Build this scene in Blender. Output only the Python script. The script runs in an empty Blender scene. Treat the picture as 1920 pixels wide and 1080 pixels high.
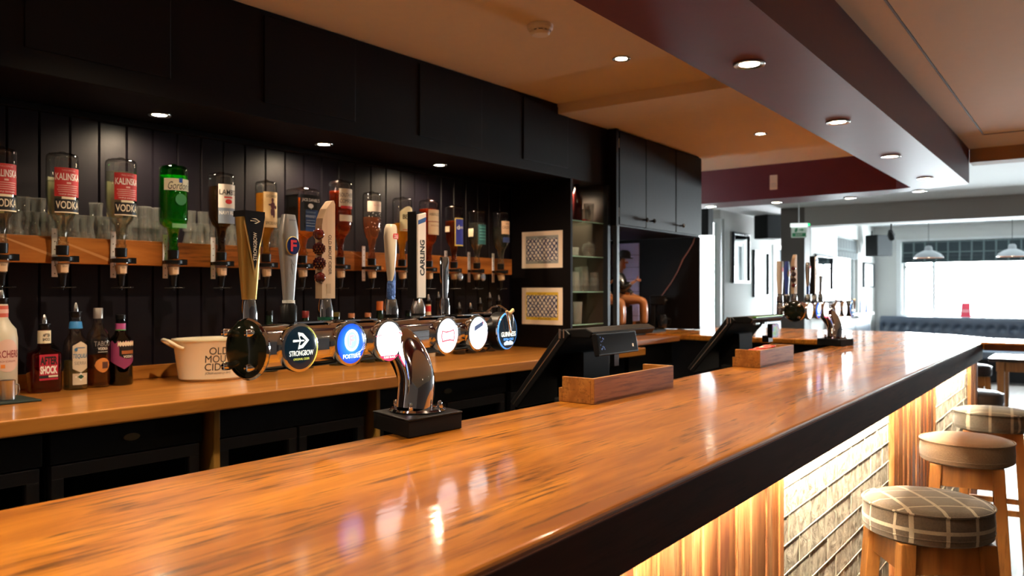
import bpy, bmesh, math, random
from math import sin, cos, pi, radians, sqrt, tan, atan2
from mathutils import Vector, Matrix
random.seed(7)
SC = bpy.context.scene
COL = SC.collection

# ------------------------------------------------------------------ camera, world, exposure
EYE = 1.40
F = 1500.0
PHI = math.atan(1097 / F)          # the bar runs along +Y, this far right of the view axis
PHW = math.atan(1180 / F)          # the back wall runs two degrees off the bar
DEL = PHW - PHI
HY = 545.0
cam_d = bpy.data.cameras.new('camera')
cam = bpy.data.objects.new('camera', cam_d)
COL.objects.link(cam)
cam.location = (0, 0, EYE)
cam.rotation_euler = (pi / 2, 0, PHI)
cam_d.sensor_width = 36
cam_d.lens = 36 * F / 1920
cam_d.shift_y = (HY - 540) / 1920
cam_d.clip_start = 0.02
cam_d.dof.use_dof = True
cam_d.dof.focus_distance = 1.72
cam_d.dof.aperture_fstop = 5.6
SC.camera = cam

world = bpy.data.worlds.new('daylight')
SC.world = world
world.use_nodes = True
bg = world.node_tree.nodes['Background']
bg.inputs['Color'].default_value = (0.90, 0.96, 1.0, 1)
bg.inputs['Strength'].default_value = 72.0
SC.view_settings.view_transform = 'Standard'
SC.view_settings.look = 'None'
SC.view_settings.exposure = 0.0
SC.view_settings.gamma = 1.0
SC.view_settings.use_curve_mapping = False
SC.cycles.use_denoising = True
SC.cycles.max_bounces = 14
SC.cycles.transparent_max_bounces = 24
SC.cycles.transmission_bounces = 10
SC.cycles.glossy_bounces = 5
SC.cycles.diffuse_bounces = 4
SC.cycles.sample_clamp_indirect = 6.0
SC.cycles.blur_glossy = 0.6
SC.cycles.caustics_refractive = False
SC.cycles.caustics_reflective = False
LAMP = (1.0, 0.77, 0.52)
P_BEAM, P_CEIL, P_ALC, P_CROSS = 45.0, 105.0, 24.0, 28.0

def spot_lamp(x, y, z, power, ang=110, col=LAMP, blend=0.7, r=0.022):
    l = bpy.data.lights.new('downlight_bulb', 'SPOT')
    l.energy = power; l.color = col; l.spot_size = radians(ang); l.spot_blend = blend; l.shadow_soft_size = r
    o = bpy.data.objects.new('downlight_bulb', l); COL.objects.link(o); o.location = (x, y, z)
    return o

def portal(cx, cy, cz, w, h, rot):
    l = bpy.data.lights.new('window_daylight', 'AREA'); l.shape = 'RECTANGLE'; l.size = w; l.size_y = h
    l.cycles.is_portal = True
    o = bpy.data.objects.new('window_daylight', l); COL.objects.link(o); o.location = (cx, cy, cz); o.rotation_euler = rot
    return o

# ------------------------------------------------------------------ frames: M = world, W = back wall (turned by DEL)
def px_on(px, dist, ph=PHI):
    """distance along a line that runs `dist` left of the camera, where the photo's column px meets it"""
    V = 960 + F * tan(ph)
    d = F * dist / (cos(ph) * (V - px))
    return (d - dist * sin(ph)) / cos(ph), d
def zat(py, d):
    return EYE + (HY - py) * d / F
def W(D, s, z=0.0):
    return Vector((-D * cos(DEL) + s * sin(DEL), D * sin(DEL) + s * cos(DEL), z))
def ray(px, d):
    u = (px - 960) * d / F
    return u * cos(PHI) - d * sin(PHI), u * sin(PHI) + d * cos(PHI)
def onplane(px, py, z):
    d = F * (EYE - z) / (py - HY)
    x, y = ray(px, d)
    return x, y, d
RW = (0, 0, -DEL)

# ------------------------------------------------------------------ materials
MATS = {}
def nodes_of(name):
    m = bpy.data.materials.new(name); m.use_nodes = True
    nt = m.node_tree
    return m, nt, nt.nodes['Principled BSDF']
def mat(name, col, rough=0.5, metal=0.0, coat=0.0, spec=0.5, emit=None, es=0.0, bump=0.0, bscale=60.0, vary=0.0, trans=0.0, ior=1.45, sheen=0.0, coatr=0.05):
    if name in MATS: return MATS[name]
    m, nt, p = nodes_of(name)
    p.inputs['Base Color'].default_value = (*col, 1)
    p.inputs['Roughness'].default_value = rough
    p.inputs['Metallic'].default_value = metal
    p.inputs['Coat Weight'].default_value = coat
    p.inputs['Coat Roughness'].default_value = coatr
    p.inputs['Specular IOR Level'].default_value = spec
    p.inputs['Transmission Weight'].default_value = trans
    p.inputs['IOR'].default_value = ior
    p.inputs['Sheen Weight'].default_value = sheen
    if emit:
        p.inputs['Emission Color'].default_value = (*emit, 1)
        p.inputs['Emission Strength'].default_value = es
    tc = nt.nodes.new('ShaderNodeTexCoord')
    nz = nt.nodes.new('ShaderNodeTexNoise'); nz.inputs['Scale'].default_value = bscale; nz.inputs['Detail'].default_value = 4
    nt.links.new(tc.outputs['Object'], nz.inputs['Vector'])
    if vary > 0:
        mx = nt.nodes.new('ShaderNodeMix'); mx.data_type = 'RGBA'
        mx.inputs[6].default_value = (*[c * (1 - vary) for c in col], 1)
        mx.inputs[7].default_value = (*[min(1, c * (1 + vary)) for c in col], 1)
        nt.links.new(nz.outputs['Fac'], mx.inputs[0]); nt.links.new(mx.outputs[2], p.inputs['Base Color'])
    if bump > 0:
        b = nt.nodes.new('ShaderNodeBump'); b.inputs['Strength'].default_value = bump; b.inputs['Distance'].default_value = 0.004
        nt.links.new(nz.outputs['Fac'], b.inputs['Height']); nt.links.new(b.outputs['Normal'], p.inputs['Normal'])
    MATS[name] = m
    return m

def wood(name, dark, mid, light, axis='Y', rough=0.35, coat=0.0, grain=1.0, pores=0.5, bump=0.15, coatr=0.08, big=1.0, spec=0.5):
    if name in MATS: return MATS[name]
    m, nt, p = nodes_of(name); L = nt.links
    tc = nt.nodes.new('ShaderNodeTexCoord')
    def mapped(a, b):
        mp = nt.nodes.new('ShaderNodeMapping')
        s = {'Y': (b, a, b), 'X': (a, b, b), 'Z': (b, b, a)}[axis]
        mp.inputs['Scale'].default_value = s
        L.new(tc.outputs['Object'], mp.inputs['Vector']); return mp
    n1 = nt.nodes.new('ShaderNodeTexNoise'); n1.inputs['Scale'].default_value = 1; n1.inputs['Detail'].default_value = 5; n1.inputs['Distortion'].default_value = 0.9
    L.new(mapped(1.3 * grain, 11 * grain).outputs[0], n1.inputs['Vector'])
    n2 = nt.nodes.new('ShaderNodeTexNoise'); n2.inputs['Scale'].default_value = 1; n2.inputs['Detail'].default_value = 6; n2.inputs['Roughness'].default_value = 0.65
    L.new(mapped(7 * grain, 125 * grain).outputs[0], n2.inputs['Vector'])
    n3 = nt.nodes.new('ShaderNodeTexNoise'); n3.inputs['Scale'].default_value = 1; n3.inputs['Detail'].default_value = 3; n3.inputs['Distortion'].default_value = 1.6
    L.new(mapped(0.9 * grain, 4.5 * grain).outputs[0], n3.inputs['Vector'])
    # cathedral rings from the distorted low noise
    mul = nt.nodes.new('ShaderNodeMath'); mul.operation = 'MULTIPLY'; mul.inputs[1].default_value = 26 * big
    L.new(n3.outputs['Fac'], mul.inputs[0])
    sn = nt.nodes.new('ShaderNodeMath'); sn.operation = 'SINE'; L.new(mul.outputs[0], sn.inputs[0])
    r1 = nt.nodes.new('ShaderNodeValToRGB'); r1.color_ramp.elements[0].color = (*dark, 1); r1.color_ramp.elements[0].position = 0.34
    r1.color_ramp.elements[1].color = (*light, 1); r1.color_ramp.elements[1].position = 0.66
    e = r1.color_ramp.elements.new(0.5); e.color = (*mid, 1)
    ad = nt.nodes.new('ShaderNodeMath'); ad.operation = 'MULTIPLY_ADD'; ad.inputs[1].default_value = 0.045; L.new(sn.outputs[0], ad.inputs[0]); L.new(n1.outputs['Fac'], ad.inputs[2])
    L.new(ad.outputs[0], r1.inputs['Fac'])
    r2 = nt.nodes.new('ShaderNodeValToRGB'); r2.color_ramp.elements[0].position = 0.38; r2.color_ramp.elements[1].position = 0.54
    r2.color_ramp.elements[0].color = (1, 1, 1, 1); r2.color_ramp.elements[1].color = (0, 0, 0, 1)
    L.new(n2.outputs['Fac'], r2.inputs['Fac'])
    rp = nt.nodes.new('ShaderNodeMapRange'); rp.inputs['From Min'].default_value = -0.2; rp.inputs['From Max'].default_value = 1.0
    L.new(sn.outputs[0], rp.inputs['Value'])
    mm = nt.nodes.new('ShaderNodeMath'); mm.operation = 'MULTIPLY'; L.new(r2.outputs['Color'], mm.inputs[0]); L.new(rp.outputs[0], mm.inputs[1])
    m3 = nt.nodes.new('ShaderNodeMath'); m3.operation = 'MULTIPLY'; m3.inputs[1].default_value = pores; L.new(mm.outputs[0], m3.inputs[0]); m3.use_clamp = True
    mx = nt.nodes.new('ShaderNodeMix'); mx.data_type = 'RGBA'
    mx.inputs[7].default_value = (*[c * 0.25 for c in dark], 1)
    L.new(m3.outputs[0], mx.inputs[0]); L.new(r1.outputs['Color'], mx.inputs[6]); L.new(mx.outputs[2], p.inputs['Base Color'])
    p.inputs['Roughness'].default_value = rough; p.inputs['Coat Weight'].default_value = coat; p.inputs['Coat Roughness'].default_value = coatr; p.inputs['Specular IOR Level'].default_value = spec
    if bump:
        b = nt.nodes.new('ShaderNodeBump'); b.inputs['Strength'].default_value = bump; b.inputs['Distance'].default_value = 0.0006
        L.new(n2.outputs['Fac'], b.inputs['Height']); L.new(b.outputs['Normal'], p.inputs['Normal'])
        if coat > 0:
            nzc = nt.nodes.new('ShaderNodeTexNoise'); nzc.inputs['Scale'].default_value = 1; nzc.inputs['Detail'].default_value = 4
            L.new(mapped(10, 60).outputs[0], nzc.inputs['Vector'])
            b2 = nt.nodes.new('ShaderNodeBump'); b2.inputs['Strength'].default_value = 0.35; b2.inputs['Distance'].default_value = 0.0009
            L.new(nzc.outputs['Fac'], b2.inputs['Height']); L.new(b2.outputs['Normal'], p.inputs['Coat Normal'])
    MATS[name] = m
    return m

def glass(name, tint=(1, 1, 1), refl=0.9, body=0.0, rough=0.02, haze=0.0, edge=1.0):
    """thin glass: clear pane, reflection rising towards the rim, optional milky haze"""
    if name in MATS: return MATS[name]
    m = bpy.data.materials.new(name); m.use_nodes = True; nt = m.node_tree; nt.nodes.clear(); L = nt.links
    out = nt.nodes.new('ShaderNodeOutputMaterial')
    tr = nt.nodes.new('ShaderNodeBsdfTransparent'); tr.inputs['Color'].default_value = (*tint, 1)
    gl = nt.nodes.new('ShaderNodeBsdfGlossy'); gl.inputs['Roughness'].default_value = rough
    lw = nt.nodes.new('ShaderNodeLayerWeight'); lw.inputs['Blend'].default_value = 0.5
    pw = nt.nodes.new('ShaderNodeMath'); pw.operation = 'POWER'; pw.inputs[1].default_value = 3.5; L.new(lw.outputs['Facing'], pw.inputs[0])
    mu = nt.nodes.new('ShaderNodeMath'); mu.operation = 'MULTIPLY_ADD'; mu.inputs[1].default_value = refl * 0.9; mu.inputs[2].default_value = 0.035 + body; mu.use_clamp = True
    L.new(pw.outputs[0], mu.inputs[0])
    p2 = nt.nodes.new('ShaderNodeMath'); p2.operation = 'POWER'; p2.inputs[1].default_value = 2.2; L.new(lw.outputs['Facing'], p2.inputs[0])
    cm = nt.nodes.new('ShaderNodeMix'); cm.data_type = 'RGBA'; cm.inputs[6].default_value = (*tint, 1); cm.inputs[7].default_value = (*[edge * c ** 2 for c in tint], 1)
    L.new(p2.outputs[0], cm.inputs[0]); L.new(cm.outputs[2], tr.inputs['Color'])
    mx = nt.nodes.new('ShaderNodeMixShader'); L.new(mu.outputs[0], mx.inputs[0]); L.new(tr.outputs[0], mx.inputs[1]); L.new(gl.outputs[0], mx.inputs[2])
    last = mx
    if haze > 0:
        df = nt.nodes.new('ShaderNodeBsdfDiffuse'); df.inputs['Color'].default_value = (0.9, 0.9, 0.86, 1); tl = nt.nodes.new('ShaderNodeBsdfTranslucent'); tl.inputs['Color'].default_value = (0.9, 0.9, 0.86, 1)
        m2 = nt.nodes.new('ShaderNodeMixShader'); m2.inputs[0].default_value = 0.5; L.new(df.outputs[0], m2.inputs[1]); L.new(tl.outputs[0], m2.inputs[2])
        m3 = nt.nodes.new('ShaderNodeMixShader'); m3.inputs[0].default_value = haze; L.new(mx.outputs[0], m3.inputs[1]); L.new(m2.outputs[0], m3.inputs[2]); last = m3
    L.new(last.outputs[0], out.inputs['Surface']); MATS[name] = m
    return m

def plaid(name, base, line, line2, pitch=0.06, lw_=0.10, zband=None, off=(0.0, 0.0)):
    if name in MATS: return MATS[name]
    m, nt, p = nodes_of(name); L = nt.links
    tc = nt.nodes.new('ShaderNodeTexCoord'); sep = nt.nodes.new('ShaderNodeSeparateXYZ'); L.new(tc.outputs['Object'], sep.inputs[0])
    def stripe(sock, pitch, w, o):
        a = nt.nodes.new('ShaderNodeMath'); a.operation = 'MULTIPLY_ADD'; a.inputs[1].default_value = 1 / pitch; a.inputs[2].default_value = o; L.new(sock, a.inputs[0])
        f = nt.nodes.new('ShaderNodeMath'); f.operation = 'FRACT'; L.new(a.outputs[0], f.inputs[0])
        c = nt.nodes.new('ShaderNodeMath'); c.operation = 'LESS_THAN'; c.inputs[1].default_value = w; L.new(f.outputs[0], c.inputs[0]); return c.outputs[0]
    s1 = stripe(sep.outputs['X'], pitch, lw_, off[0]); s2 = stripe(sep.outputs['Z' if zband == 'wall' else 'Y'], pitch, lw_ * 0.6, off[1])
    mxv = nt.nodes.new('ShaderNodeMath'); mxv.operation = 'MAXIMUM'; L.new(s1, mxv.inputs[0]); L.new(s2, mxv.inputs[1])
    fac = mxv.outputs[0]
    if zband not in (None, 'wall'):
        s3 = stripe(sep.outputs['Z'], 1.0, zband[1], -zband[0])
        mv = nt.nodes.new('ShaderNodeMath'); mv.operation = 'MAXIMUM'; L.new(fac, mv.inputs[0]); L.new(s3, mv.inputs[1]); fac = mv.outputs[0]
    nz = nt.nodes.new('ShaderNodeTexNoise'); nz.inputs['Scale'].default_value = 170; nz.inputs['Detail'].default_value = 5; nz.inputs['Roughness'].default_value = 0.7; L.new(tc.outputs['Object'], nz.inputs['Vector'])
    rr = nt.nodes.new('ShaderNodeMapRange'); rr.inputs['To Min'].default_value = 0.45; rr.inputs['To Max'].default_value = 1.0; L.new(nz.outputs['Fac'], rr.inputs['Value'])
    ff = nt.nodes.new('ShaderNodeMath'); ff.operation = 'MULTIPLY'; L.new(fac, ff.inputs[0]); L.new(rr.outputs[0], ff.inputs[1])
    mb = nt.nodes.new('ShaderNodeMix'); mb.data_type = 'RGBA'; mb.inputs[6].default_value = (*[c * 0.25 for c in base], 1); mb.inputs[7].default_value = (*[c * 1.55 for c in base], 1); L.new(nz.outputs['Fac'], mb.inputs[0])
    mx = nt.nodes.new('ShaderNodeMix'); mx.data_type = 'RGBA'; L.new(ff.outputs[0], mx.inputs[0]); L.new(mb.outputs[2], mx.inputs[6]); mx.inputs[7].default_value = (*line, 1)
    L.new(mx.outputs[2], p.inputs['Base Color']); p.inputs['Roughness'].default_value = 0.95; p.inputs['Sheen Weight'].default_value = 0.3; p.inputs['Specular IOR Level'].default_value = 0.1
    b = nt.nodes.new('ShaderNodeBump'); b.inputs['Strength'].default_value = 0.5; b.inputs['Distance'].default_value = 0.002; L.new(nz.outputs['Fac'], b.inputs['Height']); L.new(b.outputs['Normal'], p.inputs['Normal'])
    MATS[name] = m
    return m

# ------------------------------------------------------------------ mesh builder
TXT = {}
def text_geo(s, bold=0.0, shear=0.0, space=1.0):
    k = (s, bold, shear, space)
    if k in TXT: return TXT[k]
    c = bpy.data.curves.new('lettering', 'FONT'); c.body = s; c.size = 1.0; c.offset = bold; c.shear = shear; c.space_character = space
    c.align_x = 'LEFT'; c.resolution_u = 3; c.fill_mode = 'FRONT'
    o = bpy.data.objects.new('lettering', c); COL.objects.link(o)
    bpy.context.view_layer.update()
    me = bpy.data.meshes.new_from_object(o.evaluated_get(bpy.context.evaluated_depsgraph_get()))
    vs = [v.co.copy() for v in me.vertices]; fs = [list(p.vertices) for p in me.polygons]
    COL.objects.unlink(o); bpy.data.objects.remove(o); bpy.data.meshes.remove(me)
    x0 = min(v.x for v in vs); x1 = max(v.x for v in vs); y0 = min(v.y for v in vs); y1 = max(v.y for v in vs)
    vs = [((v.x - (x0 + x1) / 2) / (x1 - x0), (v.y - (y0 + y1) / 2) / (y1 - y0)) for v in vs]   # unit box centred
    TXT[k] = (vs, fs, (x1 - x0) / (y1 - y0))
    return TXT[k]

class MB:
    def __init__(s): s.v = []; s.f = []; s.m = []; s.sm = []; s.M = Matrix.Identity(4); s.mats = []
    def mi(s, m):
        if m not in s.mats: s.mats.append(m)
        return s.mats.index(m)
    def add(s, vs, fs, m, smooth=False, M=None):
        k = len(s.v); T = s.M @ M if M is not None else s.M; i = s.mi(m)
        s.v += [T @ Vector(v) for v in vs]
        s.f += [[k + a for a in f] for f in fs]; s.m += [i] * len(fs); s.sm += [smooth] * len(fs)
        return s
    def box(s, x0, x1, y0, y1, z0, z1, m, M=None):
        return s.add([(x0, y0, z0), (x1, y0, z0), (x1, y1, z0), (x0, y1, z0), (x0, y0, z1), (x1, y0, z1), (x1, y1, z1), (x0, y1, z1)],
                     [(0, 3, 2, 1), (4, 5, 6, 7), (0, 1, 5, 4), (1, 2, 6, 5), (2, 3, 7, 6), (3, 0, 4, 7)], m, False, M)
    def prism(s, poly, z0, z1, m, M=None, smooth=False, top=None):
        n = len(poly); t = top or poly
        vs = [(x, y, z0) for x, y in poly] + [(x, y, z1) for x, y in t]
        return s.add(vs, [tuple(range(n))[::-1], tuple(range(n, 2 * n))] + [(i, (i + 1) % n, n + (i + 1) % n, n + i) for i in range(n)], m, smooth, M)
    def lathe(s, prof, m, n=24, M=None, smooth=True, sx=1.0, sy=1.0, sq=0.0, cap=True):
        """prof: (r, z) from bottom to top; sq > 0 squares the section off"""
        vs, fs = [], []
        for r, z in prof:
            for i in range(n):
                a = 2 * pi * i / n
                c, q = cos(a), sin(a)
                if sq > 0:
                    e = 1 - sq
                    c = math.copysign(abs(c) ** e, c); q = math.copysign(abs(q) ** e, q)
                vs.append((r * c * sx, r * q * sy, z))
        k = len(prof)
        for j in range(k - 1):
            for i in range(n):
                fs.append((j * n + i, j * n + (i + 1) % n, (j + 1) * n + (i + 1) % n, (j + 1) * n + i))
        if cap and prof[0][0] > 1e-6: fs.append(tuple(range(n))[::-1])
        if cap and prof[-1][0] > 1e-6: fs.append(tuple(range((k - 1) * n, k * n)))
        return s.add(vs, fs, m, smooth, M)
    def tube(s, pts, rad, m, n=10, M=None, smooth=True, sx=1.0):
        pts = [Vector(p) for p in pts]
        if not isinstance(rad, (list, tuple)): rad = [rad] * len(pts)
        vs, fs = [], []; up = None
        for i, p in enumerate(pts):
            t = (pts[min(i + 1, len(pts) - 1)] - pts[max(i - 1, 0)]).normalized()
            if up is None:
                up = Vector((0, 0, 1)) if abs(t.z) < 0.9 else Vector((0, 1, 0))
            a = t.cross(up).normalized(); b = a.cross(t).normalized(); up = b
            for j in range(n):
                q = 2 * pi * j / n
                vs.append(p + a * (cos(q) * rad[i] * sx) + b * (sin(q) * rad[i]))
        for i in range(len(pts) - 1):
            for j in range(n):
                fs.append((i * n + j, i * n + (j + 1) % n, (i + 1) * n + (j + 1) % n, (i + 1) * n + j))
        fs.append(tuple(range(n))[::-1]); fs.append(tuple(range((len(pts) - 1) * n, len(pts) * n)))
        return s.add(vs, fs, m, smooth, M)
    def loft(s, rings, m, M=None, smooth=True, caps=True):
        n = len(rings[0]); vs = [p for r in rings for p in r]; fs = []
        for i in range(len(rings) - 1):
            for j in range(n):
                fs.append((i * n + j, i * n + (j + 1) % n, (i + 1) * n + (j + 1) % n, (i + 1) * n + j))
        if caps: fs.append(tuple(range(n))[::-1]); fs.append(tuple(range((len(rings) - 1) * n, len(rings) * n)))
        return s.add(vs, fs, m, smooth, M)
    def text(s, t, m, w, h, M, bold=0.0, R=None, cx=0, cy=0, shear=0.0, off=0.0006, keep=False, space=1.0):
        """lettering in the local XZ plane (facing -Y); R wraps it round a vertical cylinder about the origin"""
        vs, fs, asp = text_geo(t, bold, shear, space)
        if keep: w = min(w, asp * h)
        if R is None:
            return s.add([(cx + x * w, -off, cy + y * h) for x, y in vs], fs, m, False, M)
        return s.add([((R + off) * sin((cx + x * w) / R), -(R + off) * cos((cx + x * w) / R), cy + y * h) for x, y in vs], fs, m, False, M)
    def patch(s, w, h, m, M=None, R=None, cx=0, cy=0, off=0.0003, n=12, outline=None):
        """flat or wrapped rectangle, local XZ plane facing -Y"""
        vs, fs = [], []
        for i in range(n + 1):
            x = cx - w / 2 + w * i / n
            lo, hi = (cy - h / 2, cy + h / 2) if outline is None else outline(i / n)
            for z in (lo, hi):
                vs.append((x, -off, z) if R is None else ((R + off) * sin(x / R), -(R + off) * cos(x / R), z))
        for i in range(n): fs.append((2 * i, 2 * i + 2, 2 * i + 3, 2 * i + 1))
        return s.add(vs, fs, m, R is not None, M)
    def poly(s, pts, m, M=None, off=0.0):
        return s.add([(x, -off, z) for x, z in pts], [tuple(range(len(pts)))], m, False, M)
    def sphere(s, c, r, m, n=14, k=8, sc=(1, 1, 1), M=None):
        pr = [(r * sin(pi * i / k) if 0 < i < k else 0.0, -r * cos(pi * i / k)) for i in range(k + 1)]
        T = Matrix.Translation(c) @ Matrix.Diagonal((*sc, 1))
        return s.lathe(pr, m, n, (M @ T) if M is not None else T)
    def build(s, name, parent=None, bevel=0.0, seg=2, loc=None, rot=None, label=None, sharp=38, weld=False):
        me = bpy.data.meshes.new(name)
        me.from_pydata([tuple(v) for v in s.v], [], s.f)
        for m in s.mats: me.materials.append(m)
        me.polygons.foreach_set('material_index', s.m); me.polygons.foreach_set('use_smooth', s.sm)
        bm = bmesh.new(); bm.from_mesh(me)
        if weld: bmesh.ops.remove_doubles(bm, verts=bm.verts, dist=1e-5)
        bmesh.ops.dissolve_degenerate(bm, edges=bm.edges, dist=1e-7)
        bm.to_mesh(me); bm.free()
        if any(s.sm): me.set_sharp_from_angle(angle=radians(sharp))
        me.update()
        o = bpy.data.objects.new(name, me); COL.objects.link(o)
        if bevel > 0:
            b = o.modifiers.new('soft_edges', 'BEVEL'); b.width = bevel; b.segments = seg; b.limit_method = 'ANGLE'; b.angle_limit = radians(40)
            b.harden_normals = False
        if parent is not None: o.parent = parent
        if loc is not None: o.location = loc
        if rot is not None: o.rotation_euler = rot
        if label: o['label'] = label
        return o

def tag(o, label=None, cat=None, group=None, kind=None):
    if label: o['label'] = label
    if cat: o['category'] = cat
    if group: o['group'] = group
    if kind: o['kind'] = kind
    return o
def thing(name, label, cat, loc=(0, 0, 0), rot=(0, 0, 0), group=None):
    o = bpy.data.objects.new(name, None); COL.objects.link(o); o.empty_display_size = 0.1
    o.location = loc; o.rotation_euler = rot
    return tag(o, label, cat, group)
def kids(o): return [c for c in bpy.data.objects if c.parent == o]
def dup(o, loc=None, rot=None, label=None, group=None, parent=None):
    c = o.copy(); COL.objects.link(c)
    if parent is not None: c.parent = parent
    if loc is not None: c.location = loc
    if rot is not None: c.rotation_euler = rot
    if label: c['label'] = label
    if group: c['group'] = group
    for k in kids(o): dup(k, parent=c)
    return c
def T(x=0, y=0, z=0, rz=0, rx=0, ry=0):
    return Matrix.Translation((x, y, z)) @ Matrix.Rotation(rz, 4, 'Z') @ Matrix.Rotation(ry, 4, 'Y') @ Matrix.Rotation(rx, 4, 'X')
def structure(mb, name, **k):
    return tag(mb.build(name, **k), kind='structure')

# ------------------------------------------------------------------ the palette
BARWOOD = wood('varnished_oak', (0.25, 0.074, 0.006), (0.40, 0.135, 0.010), (0.55, 0.205, 0.017), 'Y', rough=0.42, coat=0.75, pores=0.9, bump=0.15, coatr=0.10, spec=0.15)
COUNTER = wood('varnished_pine', (0.32, 0.115, 0.018), (0.42, 0.16, 0.026), (0.50, 0.205, 0.038), 'Y', rough=0.4, coat=0.7, pores=0.35, coatr=0.12, spec=0.2)
FASCIA = wood('dark_stained_oak', (0.042, 0.012, 0.004), (0.058, 0.017, 0.006), (0.074, 0.023, 0.009), 'Y', rough=0.7, pores=0.4, bump=0.1, spec=0.08)
RAILWOOD = wood('rough_pine_board', (0.16, 0.048, 0.006), (0.30, 0.095, 0.014), (0.42, 0.150, 0.026), 'Y', rough=0.5, coat=0.2, pores=0.7, big=0.5, spec=0.2)
BOXWOOD = wood('stained_box_wood', (0.20, 0.070, 0.012), (0.31, 0.122, 0.022), (0.40, 0.170, 0.034), 'Y', rough=0.5, coat=0.1, pores=0.6, spec=0.25)
STOOLWOOD = wood('stool_beech', (0.17, 0.062, 0.014), (0.26, 0.100, 0.022), (0.34, 0.140, 0.034), 'Z', rough=0.42, coat=0.12, pores=0.5, spec=0.3)
NAVY = mat('navy_black_paint', (0.0048, 0.0034, 0.0036), rough=0.48, spec=0.14, bump=0.12, bscale=35)
BOARD = mat('dark_matchboard_paint', (0.0058, 0.0044, 0.0080), rough=0.42, spec=0.35, bump=0.10, bscale=30)
BLACKP = mat('black_plastic', (0.005, 0.005, 0.0055), rough=0.35, spec=0.3)
BLACKM = mat('matt_black', (0.005, 0.005, 0.0055), rough=0.7, spec=0.25)
CHROME = mat('chrome', (0.82, 0.82, 0.84), rough=0.06, metal=1.0)
STEEL = mat('brushed_steel', (0.62, 0.62, 0.62), rough=0.25, metal=1.0)
PEACH = mat('ceiling_cream_paint', (0.80, 0.70, 0.53), rough=0.85, bump=0.05, bscale=15, vary=0.03)
PLUM = mat('plum_paint', (0.105, 0.017, 0.026), rough=0.46, spec=0.35, bump=0.12, bscale=10, vary=0.10)
WHITEW = mat('grey_white_wall_paint', (0.60, 0.60, 0.58), rough=0.8, bump=0.05, bscale=12)
WHITEC = mat('white_ceiling_paint', (0.84, 0.86, 0.86), rough=0.7)
GREYB = mat('grey_beam_paint', (0.33, 0.31, 0.29), rough=0.7)
TRIMW = mat('white_gloss_trim', (0.80, 0.82, 0.82), rough=0.4)
CREAM = mat('cream_label', (0.78, 0.70, 0.52), rough=0.6)
WHITE = mat('white_print', (0.85, 0.84, 0.80), rough=0.6)
INK = mat('black_print', (0.012, 0.012, 0.012), rough=0.6)
RED = mat('red_print', (0.60, 0.03, 0.03), rough=0.5)
BLUEP = mat('blue_print', (0.02, 0.10, 0.42), rough=0.5)
# ================================================================== THE SETTING
def xaty(px, Y): return Y * tan(math.atan((px - 960) / F) - PHI)
def frame_box(mb, axis, a0, a1, z0, z1, p0, p1, t, m):
    """rectangular frame: axis 'X' lies along X at depth p0..p1 in Y, axis 'Y' along Y"""
    for (b0, b1, c0, c1) in ((a0, a1, z1 - t, z1), (a0, a1, z0, z0 + t), (a0, a0 + t, z0 + t, z1 - t), (a1 - t, a1, z0 + t, z1 - t)):
        if axis == 'X': mb.box(b0, b1, p0, p1, c0, c1, m)
        else: mb.box(p0, p1, b0, b1, c0, c1, m)
def floor_mat():
    m = wood('floor_boards', (0.10, 0.085, 0.075), (0.16, 0.14, 0.125), (0.22, 0.195, 0.175), 'Y', rough=0.28, coat=0.35, pores=0.4, grain=0.6)
    return m
structure(MB().box(-6.2, 3.6, -2.2, 15.3, -0.1, 0, floor_mat()), 'floor')

# ceilings
structure(MB().box(-3.5, -1.05, -2.2, 3.92, 2.49, 2.62, PEACH), 'ceiling')
structure(MB().box(-3.5, -1.05, 3.92, 6.75, 2.43, 2.62, PEACH), 'ceiling')
structure(MB().box(-0.75, 3.6, -2.2, 6.5, 2.395, 2.62, PEACH), 'ceiling')
g = MB(); GROOVE = mat('ceiling_shadow_line', (0.10, 0.10, 0.12), rough=0.7)  # dark strips stand in for the shade of the ceiling groove
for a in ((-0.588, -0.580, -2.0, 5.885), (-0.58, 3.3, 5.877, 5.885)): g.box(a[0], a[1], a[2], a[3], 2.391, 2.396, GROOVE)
structure(g, 'groove_shade_strip')
structure(MB().box(-6.2, 3.6, 6.6, 15.3, 2.50, 2.62, WHITEC), 'ceiling')
structure(MB().box(-6.2, -3.1, 5.9, 6.62, 2.50, 2.62, WHITEC), 'ceiling')
structure(MB().box(-0.725, 3.6, 6.44, 6.62, 2.30, 2.60, mat('tan_beam_paint', (0.36, 0.25, 0.18), rough=0.7)), 'ceiling_beam')
structure(MB().box(-3.11, 3.6, 10.78, 11.08, 2.25, 2.55, GREYB), 'ceiling_beam')
b = MB()
b.prism([(-0.725, -2.2), (-0.725, 6.43), (-1.78, 6.93), (-3.25, 6.97), (-3.25, 6.58), (-1.20, 6.46), (-1.092, 6.40), (-1.092, -2.2)], 2.15, 2.58, PLUM)
structure(b, 'ceiling_beam')

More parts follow.
